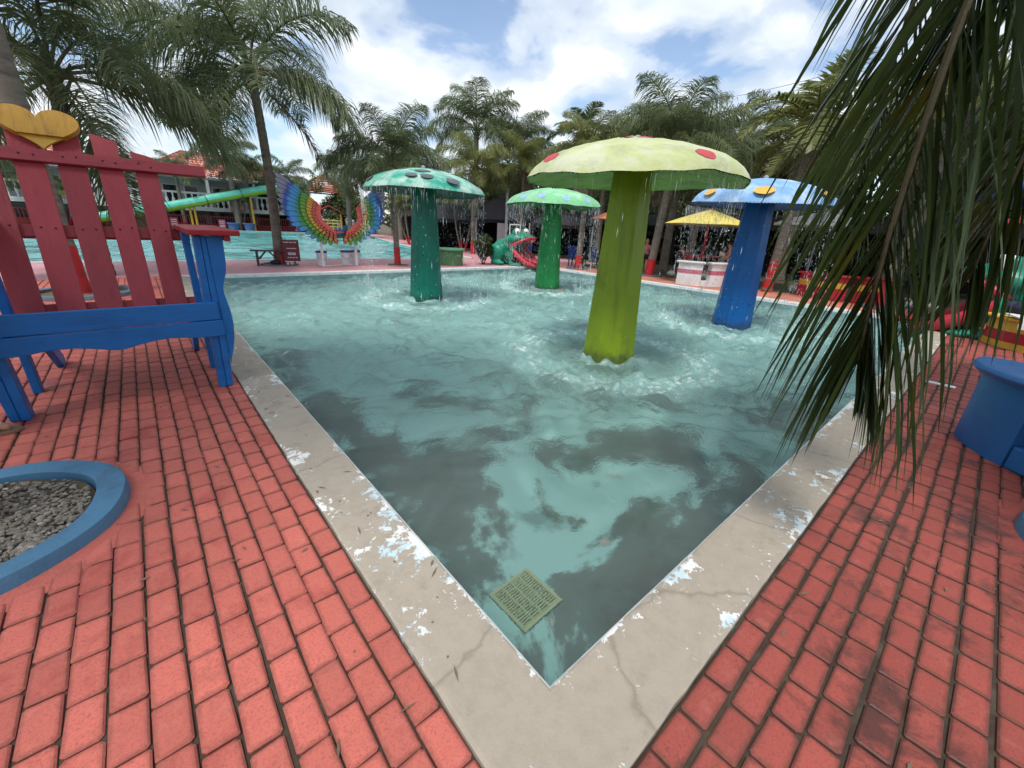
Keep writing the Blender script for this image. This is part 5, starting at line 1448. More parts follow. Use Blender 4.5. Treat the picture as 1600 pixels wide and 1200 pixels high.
# palms round the pool (positions in modelling units)
p1 = palm(2.20, 10.05, 3.36, 2.15, 0.080, 'slim palm rising from the kerb ring behind the maroon sign', 'queen', 20, 0.34, bow=(0.05, 0), seed=1, dead=0)
_pq = random.Random(9)
for _k, _c, _a, _s in (('queen', 'hang', R(165), 1.75), ('queen', 'low', R(140), 1.9), ('dry', 'hang', R(-22), 1.9), ('dry', 'hang', R(172), 1.5)):
    put_frond(p1, _k, _c, V(0, 0, 3.30), _a, _s, _pq, 'frond' if _k == 'queen' else 'dry_frond')
palm(-0.665, 7.02, 4.3, 2.0, 0.108, 'thick ringed palm with a red base behind the giant chair', 'queen', 11, 0.55, lean=(-0.02, 0.05), bow=(0.0, 0), seed=2)
palm(-0.605, 1.87, 3.6, 1.9, 0.058, 'palm in the gravel ring whose red foot shows at the left edge', 'queen', 14, 0.5, lean=(-0.5, 0.1), seed=3)
palm(-0.47, 9.0, 2.55, 2.15, 0.095, 'palm with charred crown and hanging leaves above the yellow heart', 'queen', 19, 0.0, lean=(0.06, 0.0), seed=4, tm='trunk_dark', mix_=(('up', 0.1), ('hi', 0.3), ('mid', 0.62), ('low', 0.88), ('hang', 1.0)))
palm(4.60, 9.43, 2.18, 1.42, 0.056, 'red-based palm rising behind the dark green mushroom', 'queen', 19, 0.42, lean=(-0.04, 0.0), seed=5)
palm(9.05, 7.62, 2.75, 1.35, 0.070, 'red-based palm beside the mint green mushroom', 'bright', 16, 0.36, lean=(0.05, 0), seed=6, dead=5)
palm(9.72, 5.82, 2.75, 1.80, 0.085, 'tall feathery palm with red base right of the yellow-green stem', 'queen', 18, 0.40, lean=(0.12, -0.12), seed=7, mix_=(('up', 0.3), ('hi', 0.65), ('mid', 1.0)))
palm(10.95, 6.15, 2.75, 1.45, 0.095, 'palm with a skirt of dry hanging leaves behind the woman', 'bright', 15, 0.0, seed=8, dead=9, tm='trunk')
palm(12.78, 6.38, 3.2, 1.6, 0.105, 'palm with a red band and pale collar behind the yellow umbrella', 'queen', 16, 0.45, seed=9, dead=4)
palm(9.75, 3.05, 2.9, 1.5, 0.080, 'palm with red base right behind the blue mushroom stem', 'fan', 15, 0.62, lean=(0.15, -0.05), seed=10, dead=4)
palm(9.35, 1.12, 2.7, 1.5, 0.080, 'palm with red base behind the hanging palm leaf', 'bright', 15, 0.50, lean=(0.12, -0.1), seed=11, dead=3)
palm(11.6, 0.55, 2.9, 1.7, 0.09, 'palm with dry flower stalks behind the dark blue umbrella', 'bright', 16, 0.0, seed=12, dead=6)
palm(13.2, 3.9, 3.0, 1.7, 0.10, 'bright fan-leaved palm behind the white umbrella', 'fan', 17, 0.0, seed=13, dead=3)
palm(13.0, 1.8, 3.3, 1.8, 0.10, 'palm standing behind the red and yellow booth', 'queen', 16, 0.0, seed=14, dead=3)
palm(13.5, -0.7, 3.5, 1.9, 0.10, 'palm at the far right edge behind the profile frog', 'queen', 16, 0.0, seed=15, dead=3)
palm(9.3, 12.9, 2.75, 1.5, 0.07, 'bright drooping palm above the dark green mushroom', 'bright', 18, 0.45, seed=16, dead=4)
palm(11.0, 12.2, 2.85, 1.6, 0.07, 'bright drooping palm above the black tent', 'bright', 18, 0.45, seed=17, dead=6)
palm(11.2, 15.4, 4.5, 2.1, 0.10, 'tall dark palm breaking the skyline above the black tent', 'queen', 18, 0.0, seed=18)
palm(12.6, 14.2, 4.1, 1.8, 0.10, 'dark palm right of the tallest one on the skyline', 'queen', 18, 0.0, seed=19)
palm(13.6, 12.0, 4.35, 1.35, 0.09, 'stiff-leaved coconut palm on the skyline above the mint mushroom', 'coco', 15, 0.0, seed=20, mix_=(('up', 0.4), ('hi', 0.75), ('mid', 1.0)))
palm(12.6, 9.8, 3.1, 1.7, 0.09, 'dark palm behind the mint green mushroom', 'queen', 17, 0.0, seed=21, dead=4)
palm(13.8, 8.2, 3.3, 1.7, 0.09, 'dark palm behind the orange umbrella', 'queen', 17, 0.0, seed=22, dead=4)
palm(15.5, 5.6, 3.6, 1.9, 0.10, 'dark palm behind the yellow umbrella', 'queen', 16, 0.0, seed=23, dead=2)
palm(15.8, 10.5, 4.2, 1.8, 0.10, 'dark palm far behind the yellow-green mushroom', 'queen', 16, 0.0, seed=24)
palm(4.75, 14.0 + 16.2, 3.9, 2.0, 0.13, 'palm with a dead hanging leaf between the two wings', 'queen', 14, 0.0, seed=26, dead=4)
palm(9.2, 24.5, 3.3, 1.7, 0.12, 'palm rising behind the right wing', 'queen', 16, 0.0, seed=27, dead=3, z0=-0.7)
palm(11.5, 23.0, 3.5, 1.8, 0.12, 'palm beyond the pool right of the wings', 'bright', 16, 0.0, seed=28, dead=3)
palm(-3.4, 30.4, 2.2, 1.6, 0.08, 'small palm far behind the chair at the left edge', 'queen', 15, 0.5, seed=30)
palm(13.2, 27.5, 3.6, 2.0, 0.12, 'palm far beyond the pool above the dark green mushroom', 'queen', 16, 0.0, seed=31)
palm(5.6, 30.7, 3.1, 1.7, 0.09, 'palm in front of the tiled roof left of the wings', 'queen', 14, 0.0, seed=25)
palm(2.3, 30.9, 2.9, 1.5, 0.09, 'small palm before the white balustrade left of the sign', 'queen', 12, 0.4, seed=29)
palm(8.0, 31.2, 3.1, 1.8, 0.10, 'palm at the corner of the house above the left wing', 'queen', 16, 0.0, seed=32)

# multi-stemmed cane palms with painted bases
def cane_palm(x, y, hh, n, label, seed, L=0.75):
    q = random.Random(seed); t = thing('cane_palm', (x, y, 0), label, 'cane palm', 'cane palms with red bases')
    for i in range(n):
        a = 2 * PI * i / n + q.uniform(-0.4, 0.4); sp = q.uniform(0.25, 0.55); h = hh * q.uniform(0.8, 1.15)
        b = V(0.10 * math.cos(a), 0.10 * math.sin(a), 0); e = V(sp * math.cos(a), sp * math.sin(a), h); m_ = (b + e) / 2 + V(0.05 * math.cos(a), 0.05 * math.sin(a), 0)
        mb = MB(); mb.tube([b, m_, e], [0.034, 0.03, 0.024], 8); st = mb.build('cane', 'trunk', t, smooth=True)
        p = b.lerp(m_, 0.42); mb = MB(); mb.tube([b, b.lerp(p, 0.5), p], [0.037, 0.0365, 0.036], 8); mb.build('painted_base', 'trunk_red', st, smooth=True)
        for k in range(5): put_frond(t, 'bright' if q.random() < 0.6 else 'queen', q.choice(['up', 'hi', 'hi', 'mid']), e, q.uniform(0, 6.28), L, q)
    return t
cane_palm(9.6, 18.2, 1.7, 5, 'pale cane palm with red feet just right of the right wing', 1, 0.9)
cane_palm(9.75, 14.2, 1.45, 4, 'pale cane palm with red feet right of the dark green stem', 2, 0.8)
cane_palm(4.9, 30.6, 1.9, 4, 'pale cane palm with red feet beyond the pool left of the wings', 3, 1.0)
cane_palm(-2.4, 30.6, 1.5, 4, 'pale cane palm with red feet seen between the chair slats', 4, 1.0)

# foreground palm: its hanging leaves have every leaflet as a piece of its own
def foreground_palm():
    t = thing('palm_tree', (2.40, -0.72, 0), 'large coconut palm whose dark leaf hangs over the pool at right', 'palm tree', 'palm trees')
    q = random.Random(77)
    mb = MB(); K = 20
    mb.tube([V(0.02 * math.sin(i), 0, 2.75 * i / K) for i in range(K + 1)], [0.12 * (1.3 - 0.4 * i / K) * (1 + 0.03 * (i % 2)) for i in range(K + 1)], 14); mb.build('trunk', 'trunk', t, smooth=60)
    mb = MB(); mb.tube([V(0, 0, 0.0), V(0.0, 0, 0.22), V(0.0, 0, 0.42)], [0.162, 0.160, 0.157], 14, cap=False); mb.build('painted_band', 'trunk_red', t, smooth=True)
    base = V(2.40, -0.72, 0)
    def leaf(path, nl, ll, t0, spread, seed, wd, leftdir):
        q = random.Random(seed)
        P2 = []
        for i in range(len(path) - 1):
            for k in range(8):
                f = k / 8
                g = lambda j: V(*path[max(0, min(len(path) - 1, j))])
                a, b, c, d = g(i - 1), g(i), g(i + 1), g(i + 2)
                P2.append(0.5 * (2 * b + (c - a) * f + (2 * a - 5 * b + 4 * c - d) * f * f + (3 * b - a - 3 * c + d) * f ** 3) - base)
        P2.append(V(*path[-1]) - base)
        n = len(P2) - 1
        mb = MB(); mb.tube(P2, [0.024 * (1 - 0.86 * (i / n) ** 0.8) for i in range(n + 1)], 8)
        fr = mb.build('frond', 'petiole_fore', t, smooth=True)
        for i in range(nl):
            u = t0 + (1 - t0) * (i + q.uniform(0.1, 0.9)) / nl
            f = min(u, 0.999) * n; k = int(f); p = P2[k].lerp(P2[k + 1], f - k); tan = (P2[k + 1] - P2[k]).normalized()
            sd = Vector(leftdir); sd = (sd - tan * sd.dot(tan)).normalized(); nr = tan.cross(sd)
            w_ = (u - t0) / (1 - t0)
            prof = 0.62 + 0.45 * math.sin(PI * min(1, w_ * 0.9 + 0.1)) - 0.38 * max(0, w_ - 0.75) / 0.25
            for s in (1, -1):
                if q.random() < 0.04: continue
                d = sd * s * spread * (2.0 - 1.15 * min(1, w_ * 1.3)) * q.uniform(0.6, 1.2) + tan * q.uniform(0.75, 1.05) + nr * q.gauss(0, 0.16)
                mb = MB(); leaflet(mb, p, d, nr + sd * q.uniform(-0.6, 0.6) + tan * 0.2, ll * prof * q.uniform(0.78, 1.12), wd * q.uniform(0.75, 1.15), q.uniform(0.22, 0.55), q, segs=5, base_w=0.45)
                me = mb.mesh('leaflet', 'palm_leaf_fore'); link('leaflet', me, fr)
    leaf([(2.40, -0.72, 2.72), (2.02, -0.30, 3.02), (1.70, 0.03, 2.85), (1.53, 0.18, 2.25), (1.455, 0.215, 1.55), (1.435, 0.21, 1.12), (1.44, 0.195, 0.86), (1.45, 0.18, 0.70)], 150, 0.68, 0.18, 0.30, 5, 0.0195, (-0.10, 1, 0))
    leaf([(2.40, -0.72, 2.72), (2.30, -0.30, 3.0), (2.08, -0.05, 2.75), (1.93, 0.02, 2.1), (1.88, 0.04, 1.6), (1.87, 0.05, 1.2), (1.88, 0.05, 0.92)], 130, 0.68, 0.16, 0.30, 6, 0.0200, (-0.05, 1, 0))
    leaf([(2.40, -0.72, 2.72), (2.45, -0.15, 3.08), (2.42, 0.28, 2.95), (2.36, 0.46, 2.4), (2.33, 0.50, 1.9), (2.32, 0.50, 1.45), (2.33, 0.49, 1.15)], 110, 0.68, 0.16, 0.30, 7, 0.0205, (-0.2, 1, 0))
    leaf([(2.40, -0.72, 2.72), (1.95, -0.50, 3.1), (1.55, -0.35, 3.05), (1.28, -0.18, 2.6), (1.18, -0.08, 2.15), (1.15, -0.04, 1.9)], 66, 0.58, 0.22, 0.33, 8, 0.025, (0, 1, 0))
    leaf([(2.40, -0.72, 2.72), (2.75, -0.40, 3.05), (2.85, -0.10, 2.95), (2.82, 0.08, 2.5), (2.80, 0.14, 2.0), (2.80, 0.15, 1.6), (2.82, 0.15, 1.25)], 100, 0.70, 0.16, 0.32, 9, 0.0215, (-0.1, 1, 0))
    leaf([(2.40, -0.72, 2.72), (2.15, -0.45, 3.15), (1.95, -0.20, 3.05), (1.86, 0.08, 2.6), (1.82, 0.22, 2.1), (1.81, 0.26, 1.75), (1.81, 0.27, 1.5)], 110, 0.68, 0.16, 0.32, 10, 0.0205, (-0.1, 1, 0))
    for i in range(11):
        o = put_frond(t, 'coco', q.choice(['hi', 'mid', 'low', 'mid']), V(0, 0, 2.74), R(-150 + i * 22 if i < 8 else 200 + i * 14), 2.3, q)
foreground_palm()

# ------------------------------------------------------------------ broadleaf trees, shrubs
def leaf_cloud(name, n, clumps, size, mat, seed):
    q = np.random.default_rng(seed); mb = MB(); vs = []; fs = []
    ws = np.array([c[1][0] * c[1][1] for c in clumps]); ws = ws / ws.sum()
    for i in range(n):
        c, r = clumps[q.choice(len(clumps), p=ws)]
        d = q.normal(size=3); d /= np.linalg.norm(d); rad = 0.55 + 0.5 * q.random() ** 0.6
        p = np.array(c) + d * np.array(r) * rad
        a = q.normal(size=3); a /= np.linalg.norm(a); b = np.cross(a, d + q.normal(size=3) * 0.5); b /= (np.linalg.norm(b) + 1e-6)
        s = size * q.uniform(0.6, 1.3); o = len(vs)
        vs += [p - a * s, p + b * s * 0.45, p + a * s, p - b * s * 0.45]; fs.append((o, o + 1, o + 2, o + 3))
    mb.v = [tuple(v) for v in vs]; mb.f = fs
    return mb.mesh(name, mat)
def clumps_(q, R_, H, n):
    return [((q.gauss(0, R_ * 0.5), q.gauss(0, R_ * 0.5), H * q.uniform(0.25, 1.0)), (R_ * q.uniform(0.25, 0.5),) * 2 + (H * q.uniform(0.14, 0.26),)) for _ in range(n)]
_q = random.Random(12)
CROWNS = [leaf_cloud('crown', 9000, clumps_(_q, 1.8, 3.3, 20), 0.095, 'tree_leaf', 40 + k) for k in range(3)]
def tree(x, y, sc, k, label, rz):
    t = thing('leafy_tree', (x, y, 0), label, 'tree', 'leafy trees behind the palms', rz=rz)
    mb = MB(); mb.tube([(0, 0, -0.02), (0.05, 0.03, 0.8 * sc), (0.0, 0.1, 1.7 * sc), (0.1, 0.1, 2.6 * sc)], [0.16 * sc, 0.12 * sc, 0.09 * sc, 0.03], 9); mb.build('trunk', 'trunk_dark', t, smooth=True)
    for a in range(4):
        mb = MB(); c, s_ = math.cos(a * 1.7), math.sin(a * 1.7); mb.tube([(0.02, 0.05, (1.0 + 0.2 * a) * sc), (0.4 * c * sc, 0.4 * s_ * sc, 1.6 * sc), (0.9 * c * sc, 0.9 * s_ * sc, (2.0 + 0.15 * a) * sc)], [0.06 * sc, 0.045 * sc, 0.02], 7); mb.build('limb', 'trunk_dark', t, smooth=True)
    o = link('crown', CROWNS[k], t); o.scale = (sc,) * 3
for k, (x, y, sc, lb, rz) in enumerate([
    (17.5, 14.5, 1.25, 'dense dark tree behind the tallest skyline palm', 0.3), (18.5, 9.5, 1.15, 'dense dark tree far behind the yellow-green mushroom cap', 1.4), (17.8, 5.5, 1.1, 'dense dark tree far behind the blue mushroom', 2.2),
    (16.8, 1.8, 1.1, 'dense dark tree far behind the white umbrella', 3.1), (16.0, -1.6, 1.1, 'dense dark tree at the far right behind the profile frog', 4.0), (15.0, 19.5, 1.2, 'dense dark tree far behind the black tent', 5.0),
    (14.0, 26.0, 1.0, 'dense dark tree beyond the pool right of the wings', 0.8), (12.0, 33.0, 1.0, 'dense dark tree at the end of the far house', 1.9), (0.6, 41.0, 1.25, 'dark tree rising behind the red tiled roof', 2.6), (-9.0, 36.0, 1.1, 'dark tree beyond the house at the left edge', 3.3), (20, 1, 1.3, 'dark tree far off at the right behind everything', 0.1), (14.6, 23.6, 0.75, 'low dark tree beyond the big pool behind the right wing', 2.4), (16.4, 27.0, 0.9, 'low dark tree farther back behind the right wing', 1.4), (14.4, 19.3, 0.75, 'low dark tree behind the cane palm by the wings', 0.2), (15.6, 13.3, 0.85, 'low dark tree right behind the barrel-roofed tent', 5.5), (14.2, 16.2, 0.8, 'low dark tree left behind the barrel-roofed tent', 3.6), (18.5, 22.5, 1.2, 'dark tree on the skyline left of the black tents', 1.1), (17.0, 29.0, 1.2, 'dark tree beyond the far corner of the big pool', 2.0), (21.0, 17.0, 1.4, 'dark tree on the skyline far behind the frog slide', 2.9), (22.0, 12.0, 1.4, 'dark tree on the skyline far behind the yellow-green cap', 0.5), (21.5, 6.5, 1.4, 'dark tree on the skyline far behind the blue cap', 4.4)]):
    tree(x, y, sc, k % 3, lb, rz)
def shrub(x, y, r, h, label, seed, mat='shrub_leaf', n=1500, flowers=0, size=0.045):
    q = random.Random(seed); t = thing('shrub', (x, y, 0), label, 'shrub')
    cl = [((q.gauss(0, r * 0.45), q.gauss(0, r * 0.45), h * q.uniform(0.25, 0.85)), (r * q.uniform(0.3, 0.55),) * 2 + (h * q.uniform(0.14, 0.24),)) for _ in range(9)]
    link('foliage', leaf_cloud('foliage', n, cl, size, mat, seed), t)
    for a in range(5):
        mb = MB(); mb.tube([(0.02 * math.cos(a * 1.3), 0.02 * math.sin(a * 1.3), -0.01), (r * 0.5 * math.cos(a * 1.3), r * 0.5 * math.sin(a * 1.3), h * 0.6)], [0.012, 0.006], 5); mb.build('stem', 'trunk_dark', t)
    for k in range(flowers):
        c, rr = q.choice(cl); d = V(q.gauss(0, 1), q.gauss(0, 1), q.gauss(0, 1)).normalized(); p = V(*c) + V(d.x * rr[0], d.y * rr[1], d.z * rr[2])
        mb = MB(); mb.ell(p, (0.022, 0.022, 0.014), 7, 5); mb.build('flower', 'flower_red', t)
    return t
shrub(7.10, 9.36, 0.42, 0.74, 'leafy shrub with a few red flowers beside the frog slide', 5, flowers=10, n=2600)
shrub(9.30, 7.75, 0.14, 0.24, 'small pot shrub at the foot of the red-based palm', 6, n=400, size=0.03)
for k, (x, y, r_, h_, lb) in enumerate([(14.5, 10.8, 1.2, 1.3, 'dark hedge clump behind the mint green mushroom'), (15.4, 8.2, 1.2, 1.4, 'dark hedge clump behind the orange umbrella'), (16.0, 6.0, 1.3, 1.4, 'dark hedge clump behind the yellow umbrella'), (15.6, 3.6, 1.3, 1.4, 'dark hedge clump behind the blue mushroom stem'), (15.0, 1.2, 1.3, 1.5, 'dark hedge clump behind the red booth'), (14.4, -1.5, 1.2, 1.4, 'dark hedge clump behind the profile frog'), (13.4, 17.0, 1.3, 1.5, 'dark hedge clump left of the black tent'), (14.6, 29.2, 1.6, 1.5, 'dark hedge clump at the far corner of the big pool'), (13.4, 24.6, 1.3, 1.3, 'dark hedge clump beside the far edge of the big pool'), (17.0, 32.5, 1.8, 1.6, 'dark hedge clump on the horizon right of the wings'), (12.6, 21.0, 1.2, 1.3, 'dark hedge clump beyond the cane palm by the wings')]):
    shrub(x, y, r_, h_, lb, 60 + k, 'tree_leaf', 2600, size=0.085)

# ------------------------------------------------------------------ tents, and dark backdrops added as the trees' shade
def tent(x, y, wd, dp, ze, za, label, rz, panel=True):
    t = thing('shade_tent', (x, y, 0), label, 'tent', rz=rz)
    n = 12; mb = MB(); arc = [(wd / 2 * math.cos(PI - PI * i / n), ze + (za - ze) * math.sin(PI * i / n) ** 0.85) for i in range(n + 1)]
    vs = [(a, -dp / 2, b) for a, b in arc] + [(a, dp / 2, b) for a, b in arc]
    mb.add(vs, [(i, i + 1, n + 2 + i, n + 1 + i) for i in range(n)]); o = mb.build('canopy', 'tent_grey', t, smooth=60)
    so = o.modifiers.new('solid', 'SOLIDIFY'); so.thickness = 0.02 * U
    mb = MB(); mb.prism([(a, b) for a, b in arc], -dp / 2 + 0.03, -dp / 2 + 0.05); mb.build('gable', 'tent_grey', t)
    mb = MB(); mb.box(-wd / 2, wd / 2, -dp / 2 + 0.005, -dp / 2 + 0.025, ze - 0.12, ze); mb.build('valance', 'tent_dark', t)
    mb = MB(); mb.box(-wd / 2, wd / 2, dp / 2 - 0.04, dp / 2, 0.0, ze); mb.build('back_curtain', 'tent_dark', t)
    for sx in (-1, 1):
        mb = MB(); mb.box(sx * wd / 2 - 0.02, sx * wd / 2 + 0.02, -dp / 2 + 0.05, dp / 2 - 0.05, 0.0, ze); mb.build('side_curtain', 'tent_dark', t)
        mb = MB(); mb.tube([(sx * (wd / 2 + 0.03), -dp / 2, 0), (sx * (wd / 2 + 0.03), -dp / 2, ze)], 0.03, 8); mb.build('post', 'metal_grey', t, smooth=True)
    if panel:
        mb = MB(); mb.box(-wd * 0.12, wd * 0.02, -dp / 2 - 0.03, -dp / 2 - 0.01, 0.25, ze - 0.12); mb.build('front_panel', 'house_wall', t)
    return t
tent(11.2, 13.4, 2.0, 2.0, 1.22, 1.98, 'black barrel-roofed tent behind the frog slide', R(-42))
tent(12.3, 11.4, 2.2, 2.0, 1.15, 1.55, 'dark low tent right of the barrel-roofed tent', R(-46), False)
tent(9.95, 15.6, 2.4, 2.0, 1.15, 1.75, 'dark tent behind the cane palm and dark green stem', R(-36), False)
t = thing('lamp_post', (10.35, 12.3, 0), 'grey metal post in front of the black tent', 'post')
mb = MB(); mb.tube([(0, 0, 0), (0, 0, 2.2)], 0.055, 10); mb.build('shaft', 'metal_grey', t, smooth=True)
mb = MB(); mb.tube([(0, 0, 1.45), (0.45, -0.45, 1.05), (0.7, -0.7, 0.7)], 0.014, 6); mb.build('stay', 'metal_grey', t)
mb = MB(); mb.lathe([(0.0, 2.2), (0.07, 2.2), (0.07, 2.24), (0.0, 2.25)], 10); mb.build('cap', 'metal_grey', t)
def backdrop(x, y, wd, dp, zr, label, rz):  # dark roofed block added to stand in for the shade under the trees
    t = thing('shade_backdrop', (x, y, 0), label, 'backdrop', rz=rz)
    mb = MB(); mb.box(-wd / 2, wd / 2, dp / 2 - 0.05, dp / 2, 0, zr); mb.build('back_wall', 'shade_brown', t)
    mb = MB(); mb.prism([(-dp / 2 - 0.2, zr), (-dp / 2 - 0.2, zr + 0.04), (0, zr + 0.42), (dp / 2 + 0.2, zr + 0.04), (dp / 2 + 0.2, zr), (0, zr + 0.36)], -wd / 2 - 0.2, wd / 2 + 0.2, 'x'); mb.build('roof', 'shade_brown', t)
    k = max(3, int(wd / 1.2))
    for i in range(k + 1):
        mb = MB(); xx = -wd / 2 + wd * i / k; mb.box(xx - 0.04, xx + 0.04, -dp / 2, -dp / 2 + 0.08, 0, zr); mb.build('post', 'shade_brown', t)
    return t
backdrop(14.8, 8.9, 4.5, 1.6, 1.25, 'added tree-shade shed behind the mint and yellow-green mushrooms', R(-62))
backdrop(15.1, 4.2, 4.2, 1.6, 1.25, 'added tree-shade shed behind the yellow umbrella', R(-84))
backdrop(13.6, 21.6, 4.6, 1.6, 1.25, 'added tree-shade shed beyond the big pool right of the wings', R(-28))
backdrop(14.2, -0.2, 4.0, 1.6, 1.25, 'added tree-shade shed behind the hanging palm leaf', R(-98))
# picture board on the frog's far side
t = thing('notice_board', (8.55, 9.75, 0), 'small white-framed notice board behind the frog', 'sign', rz=R(-40))
mb = MB(); mb.box(-0.15, 0.15, -0.01, 0.01, 0.62, 1.06); mb.build('panel', 'window_dark', t)
for a0, a1, b0, b1 in ((-0.16, 0.16, 1.045, 1.075), (-0.16, 0.16, 0.60, 0.63), (-0.165, -0.14, 0.60, 1.075), (0.14, 0.165, 0.60, 1.075)): mb = MB(); mb.box(a0, a1, -0.02, -0.0105, b0, b1); mb.build('frame', 'white_paint', t)
mb = MB(); mb.box(-0.02, 0.02, 0.011, 0.04, 0, 0.9); mb.build('post', 'metal_grey', t)
# loungers / stacked furniture in the shade
for k, (x, y, lb) in enumerate([(10.4, 11.2, 'blue pool chair with white towel beside the shrub'), (9.75, 8.35, 'blue plastic chair behind the red-based palm'), (10.3, 7.9, 'blue plastic chair left of the yellow-green stem')]):
    t = thing('pool_chair', (x, y, 0), lb, 'chair', rz=R(150 - 40 * k))
    mb = MB(); mb.box(-0.16, 0.16, -0.16, 0.16, 0.24, 0.27); mb.build('seat', 'canvas_blue', t, bevel=0.008)
    mb = MB(); mb.bar((0, 0.15, 0.26), (0, 0.23, 0.56), 0.32, 0.025, (0, 1, 0)); mb.build('backrest', 'canvas_blue', t, bevel=0.006)
    for sx in (-1, 1):
        for sy in (-1, 1): mb = MB(); mb.bar((sx * 0.14, sy * 0.14, 0), (sx * 0.13, sy * 0.13, 0.24), 0.03, 0.03); mb.build('leg', 'canvas_blue', t)
mb = MB(); mb.ell((0, 0, 0.03), (0.17, 0.10, 0.045), 12, 8); o = mb.build('towel', 'towel', None, (10.4, 11.2, 0.27), 0.3, True); tag(o, 'rolled white towel on the blue pool chair', 'towel')
# white edging stones in the planted strip
for k, (x, y) in enumerate([(10.7, 5.75), (10.95, 5.5), (11.1, 5.15), (11.0, 4.9), (10.9, 2.9), (10.6, 0.95), (10.7, 0.55)]):
    q = random.Random(k); mb = MB(); mb.ell((0, 0, 0.05), (q.uniform(0.1, 0.17), q.uniform(0.08, 0.12), q.uniform(0.07, 0.1)), 10, 7)
    for i, v in enumerate(mb.v): mb.v[i] = tuple(c * q.uniform(0.9, 1.1) for c in v)
    o = mb.build('edging_stone', 'stone_white', None, (x, y, -0.03), q.uniform(0, 3), True)
    tag(o, 'whitewashed edging stone in the planted strip under the palms', 'stone', 'whitewashed edging stones')

# ------------------------------------------------------------------ the house beyond the big pool
def house():
    t = thing('balcony_house', (1.0, 33.0, 0), 'two-storey house with white balustrade and red tiled roof', 'house')
    x0, x1 = -13.0, 8.6; fz = 1.12; y0 = -1.6
    X0, X1 = x0 - 1, x1 - 1
    mb = MB(); mb.box(X0, X1, 0.0, 5.0, 0.0, 2.72); mb.build('wall', 'house_wall', t)
    mb = MB(); mb.box(X0, X1, y0, -0.004, fz - 0.14, fz); mb.build('balcony_floor', 'house_white', t)
    mb = MB(); mb.box(X0, X1, y0 + 0.03, y0 + 0.13, fz + 0.74, fz + 0.84); mb.build('handrail', 'house_white', t)
    mb = MB(); mb.box(X0, X1, y0 + 0.04, y0 + 0.12, fz + 0.004, fz + 0.07); mb.build('bottom_rail', 'house_white', t)
    mb = MB(); mb.lathe([(0.05, 0.0), (0.05, 0.06), (0.03, 0.10), (0.085, 0.26), (0.07, 0.36), (0.03, 0.50), (0.05, 0.62), (0.05, 0.668)], 8); bal = mb.mesh('baluster', 'house_white')
    bal.polygons.foreach_set('use_smooth', [True] * len(bal.polygons))
    n = 74
    for i in range(n):
        o = bpy.data.objects.new('baluster', bal); col.objects.link(o); o.parent = t
        o.location = ((X0 + 0.15 + (X1 - X0 - 0.3) * i / (n - 1)) * U, (y0 + 0.08) * U, (fz + 0.071) * U)
    for i in range(10):
        xx = X0 + 0.1 + (X1 - X0 - 0.2) * i / 9
        mb = MB(); mb.box(xx - 0.07, xx + 0.07, y0 + 0.14, y0 + 0.28, fz + 0.002, 2.66); mb.build('column', 'house_white', t)
        mb = MB(); mb.box(xx - 0.08, xx + 0.08, y0 + 0.14, y0 + 0.30, 0.0, fz - 0.142); mb.build('lower_post', 'shade_brown', t)
        if i < 9:
            for a_, b_ in ((0.35, 1.05), (1.35, 2.05)):
                mb = MB(); mb.box(xx + a_, xx + b_, -0.03, -0.003, fz + 0.02 if a_ < 1 else fz + 0.4, 2.35); w_ = mb.build('window', 'house_white', t)
                mb = MB(); mb.box(xx + a_ + 0.05, xx + b_ - 0.05, -0.05, -0.032, fz + 0.06 if a_ < 1 else fz + 0.45, 2.30); mb.build('pane', 'window_dark', w_)
            mb = MB(); mb.box(xx + 0.2, xx + 2.1, -0.02, -0.003, 0.05, fz - 0.2); mb.build('dark_opening', 'window_dark', t)
    # hipped tiled roofs: each a grid of overlapping tile courses
    def hip(a0, a1, b0, b1, ze, zr, rl):
        cx0, cx1, cy_ = a0 + (b1 - b0) / 2 * rl, a1 - (b1 - b0) / 2 * rl, (b0 + b1) / 2
        E = [V(a0, b0, ze), V(a1, b0, ze), V(a1, b1, ze), V(a0, b1, ze)]; Rg = [V(cx0, cy_, zr), V(cx1, cy_, zr)]
        K = 14; mb = MB()
        for (p, q_, r_, s_) in ((E[0], E[1], Rg[1], Rg[0]), (E[1], E[2], Rg[1], Rg[1]), (E[2], E[3], Rg[0], Rg[1]), (E[3], E[0], Rg[0], Rg[0])):
            for k in range(K):
                f0, f1 = k / K, (k + 1) / K
                a, b_ = p.lerp(s_, f0) + V(0, 0, 0.03), q_.lerp(r_, f0) + V(0, 0, 0.03); c, d = q_.lerp(r_, f1), p.lerp(s_, f1)
                M_ = 24; prev = None
                for m in range(M_):
                    u0, u1 = m / M_, (m + 1) / M_; um = (u0 + u1) / 2
                    bl, br, tl, tr = a.lerp(b_, u0), a.lerp(b_, u1), d.lerp(c, u0), d.lerp(c, u1)
                    bm_, tm_ = a.lerp(b_, um) + V(0, 0, 0.05), d.lerp(c, um) + V(0, 0, 0.05)
                    mb.add([bl, bm_, br, tr, tm_, tl], [(0, 1, 4, 5), (1, 2, 3, 4)])
        o = mb.build('roof', 'roof_tile', t, rec=False)
        mb = MB(); mb.box(a0 + 0.05, a1 - 0.05, b0 + 0.05, b1 - 0.05, ze - 0.10, ze - 0.02); mb.build('soffit', 'house_white', o)
    hip(X0 - 0.3, -0.6, -1.45, 5.4, 2.78, 3.9, 1.0)
    hip(-0.4, X1 + 0.4, -1.5, 5.4, 2.80, 4.35, 0.75)
    # red railing of the ground-floor terrace
    mb = MB()
    for z in (0.12, 0.70): mb.box(X0, X1, -2.38, -2.34, z - 0.02, z + 0.02)
    mb.build('terrace_rail', 'rail_red', t)
    mb = MB(); xx = X0
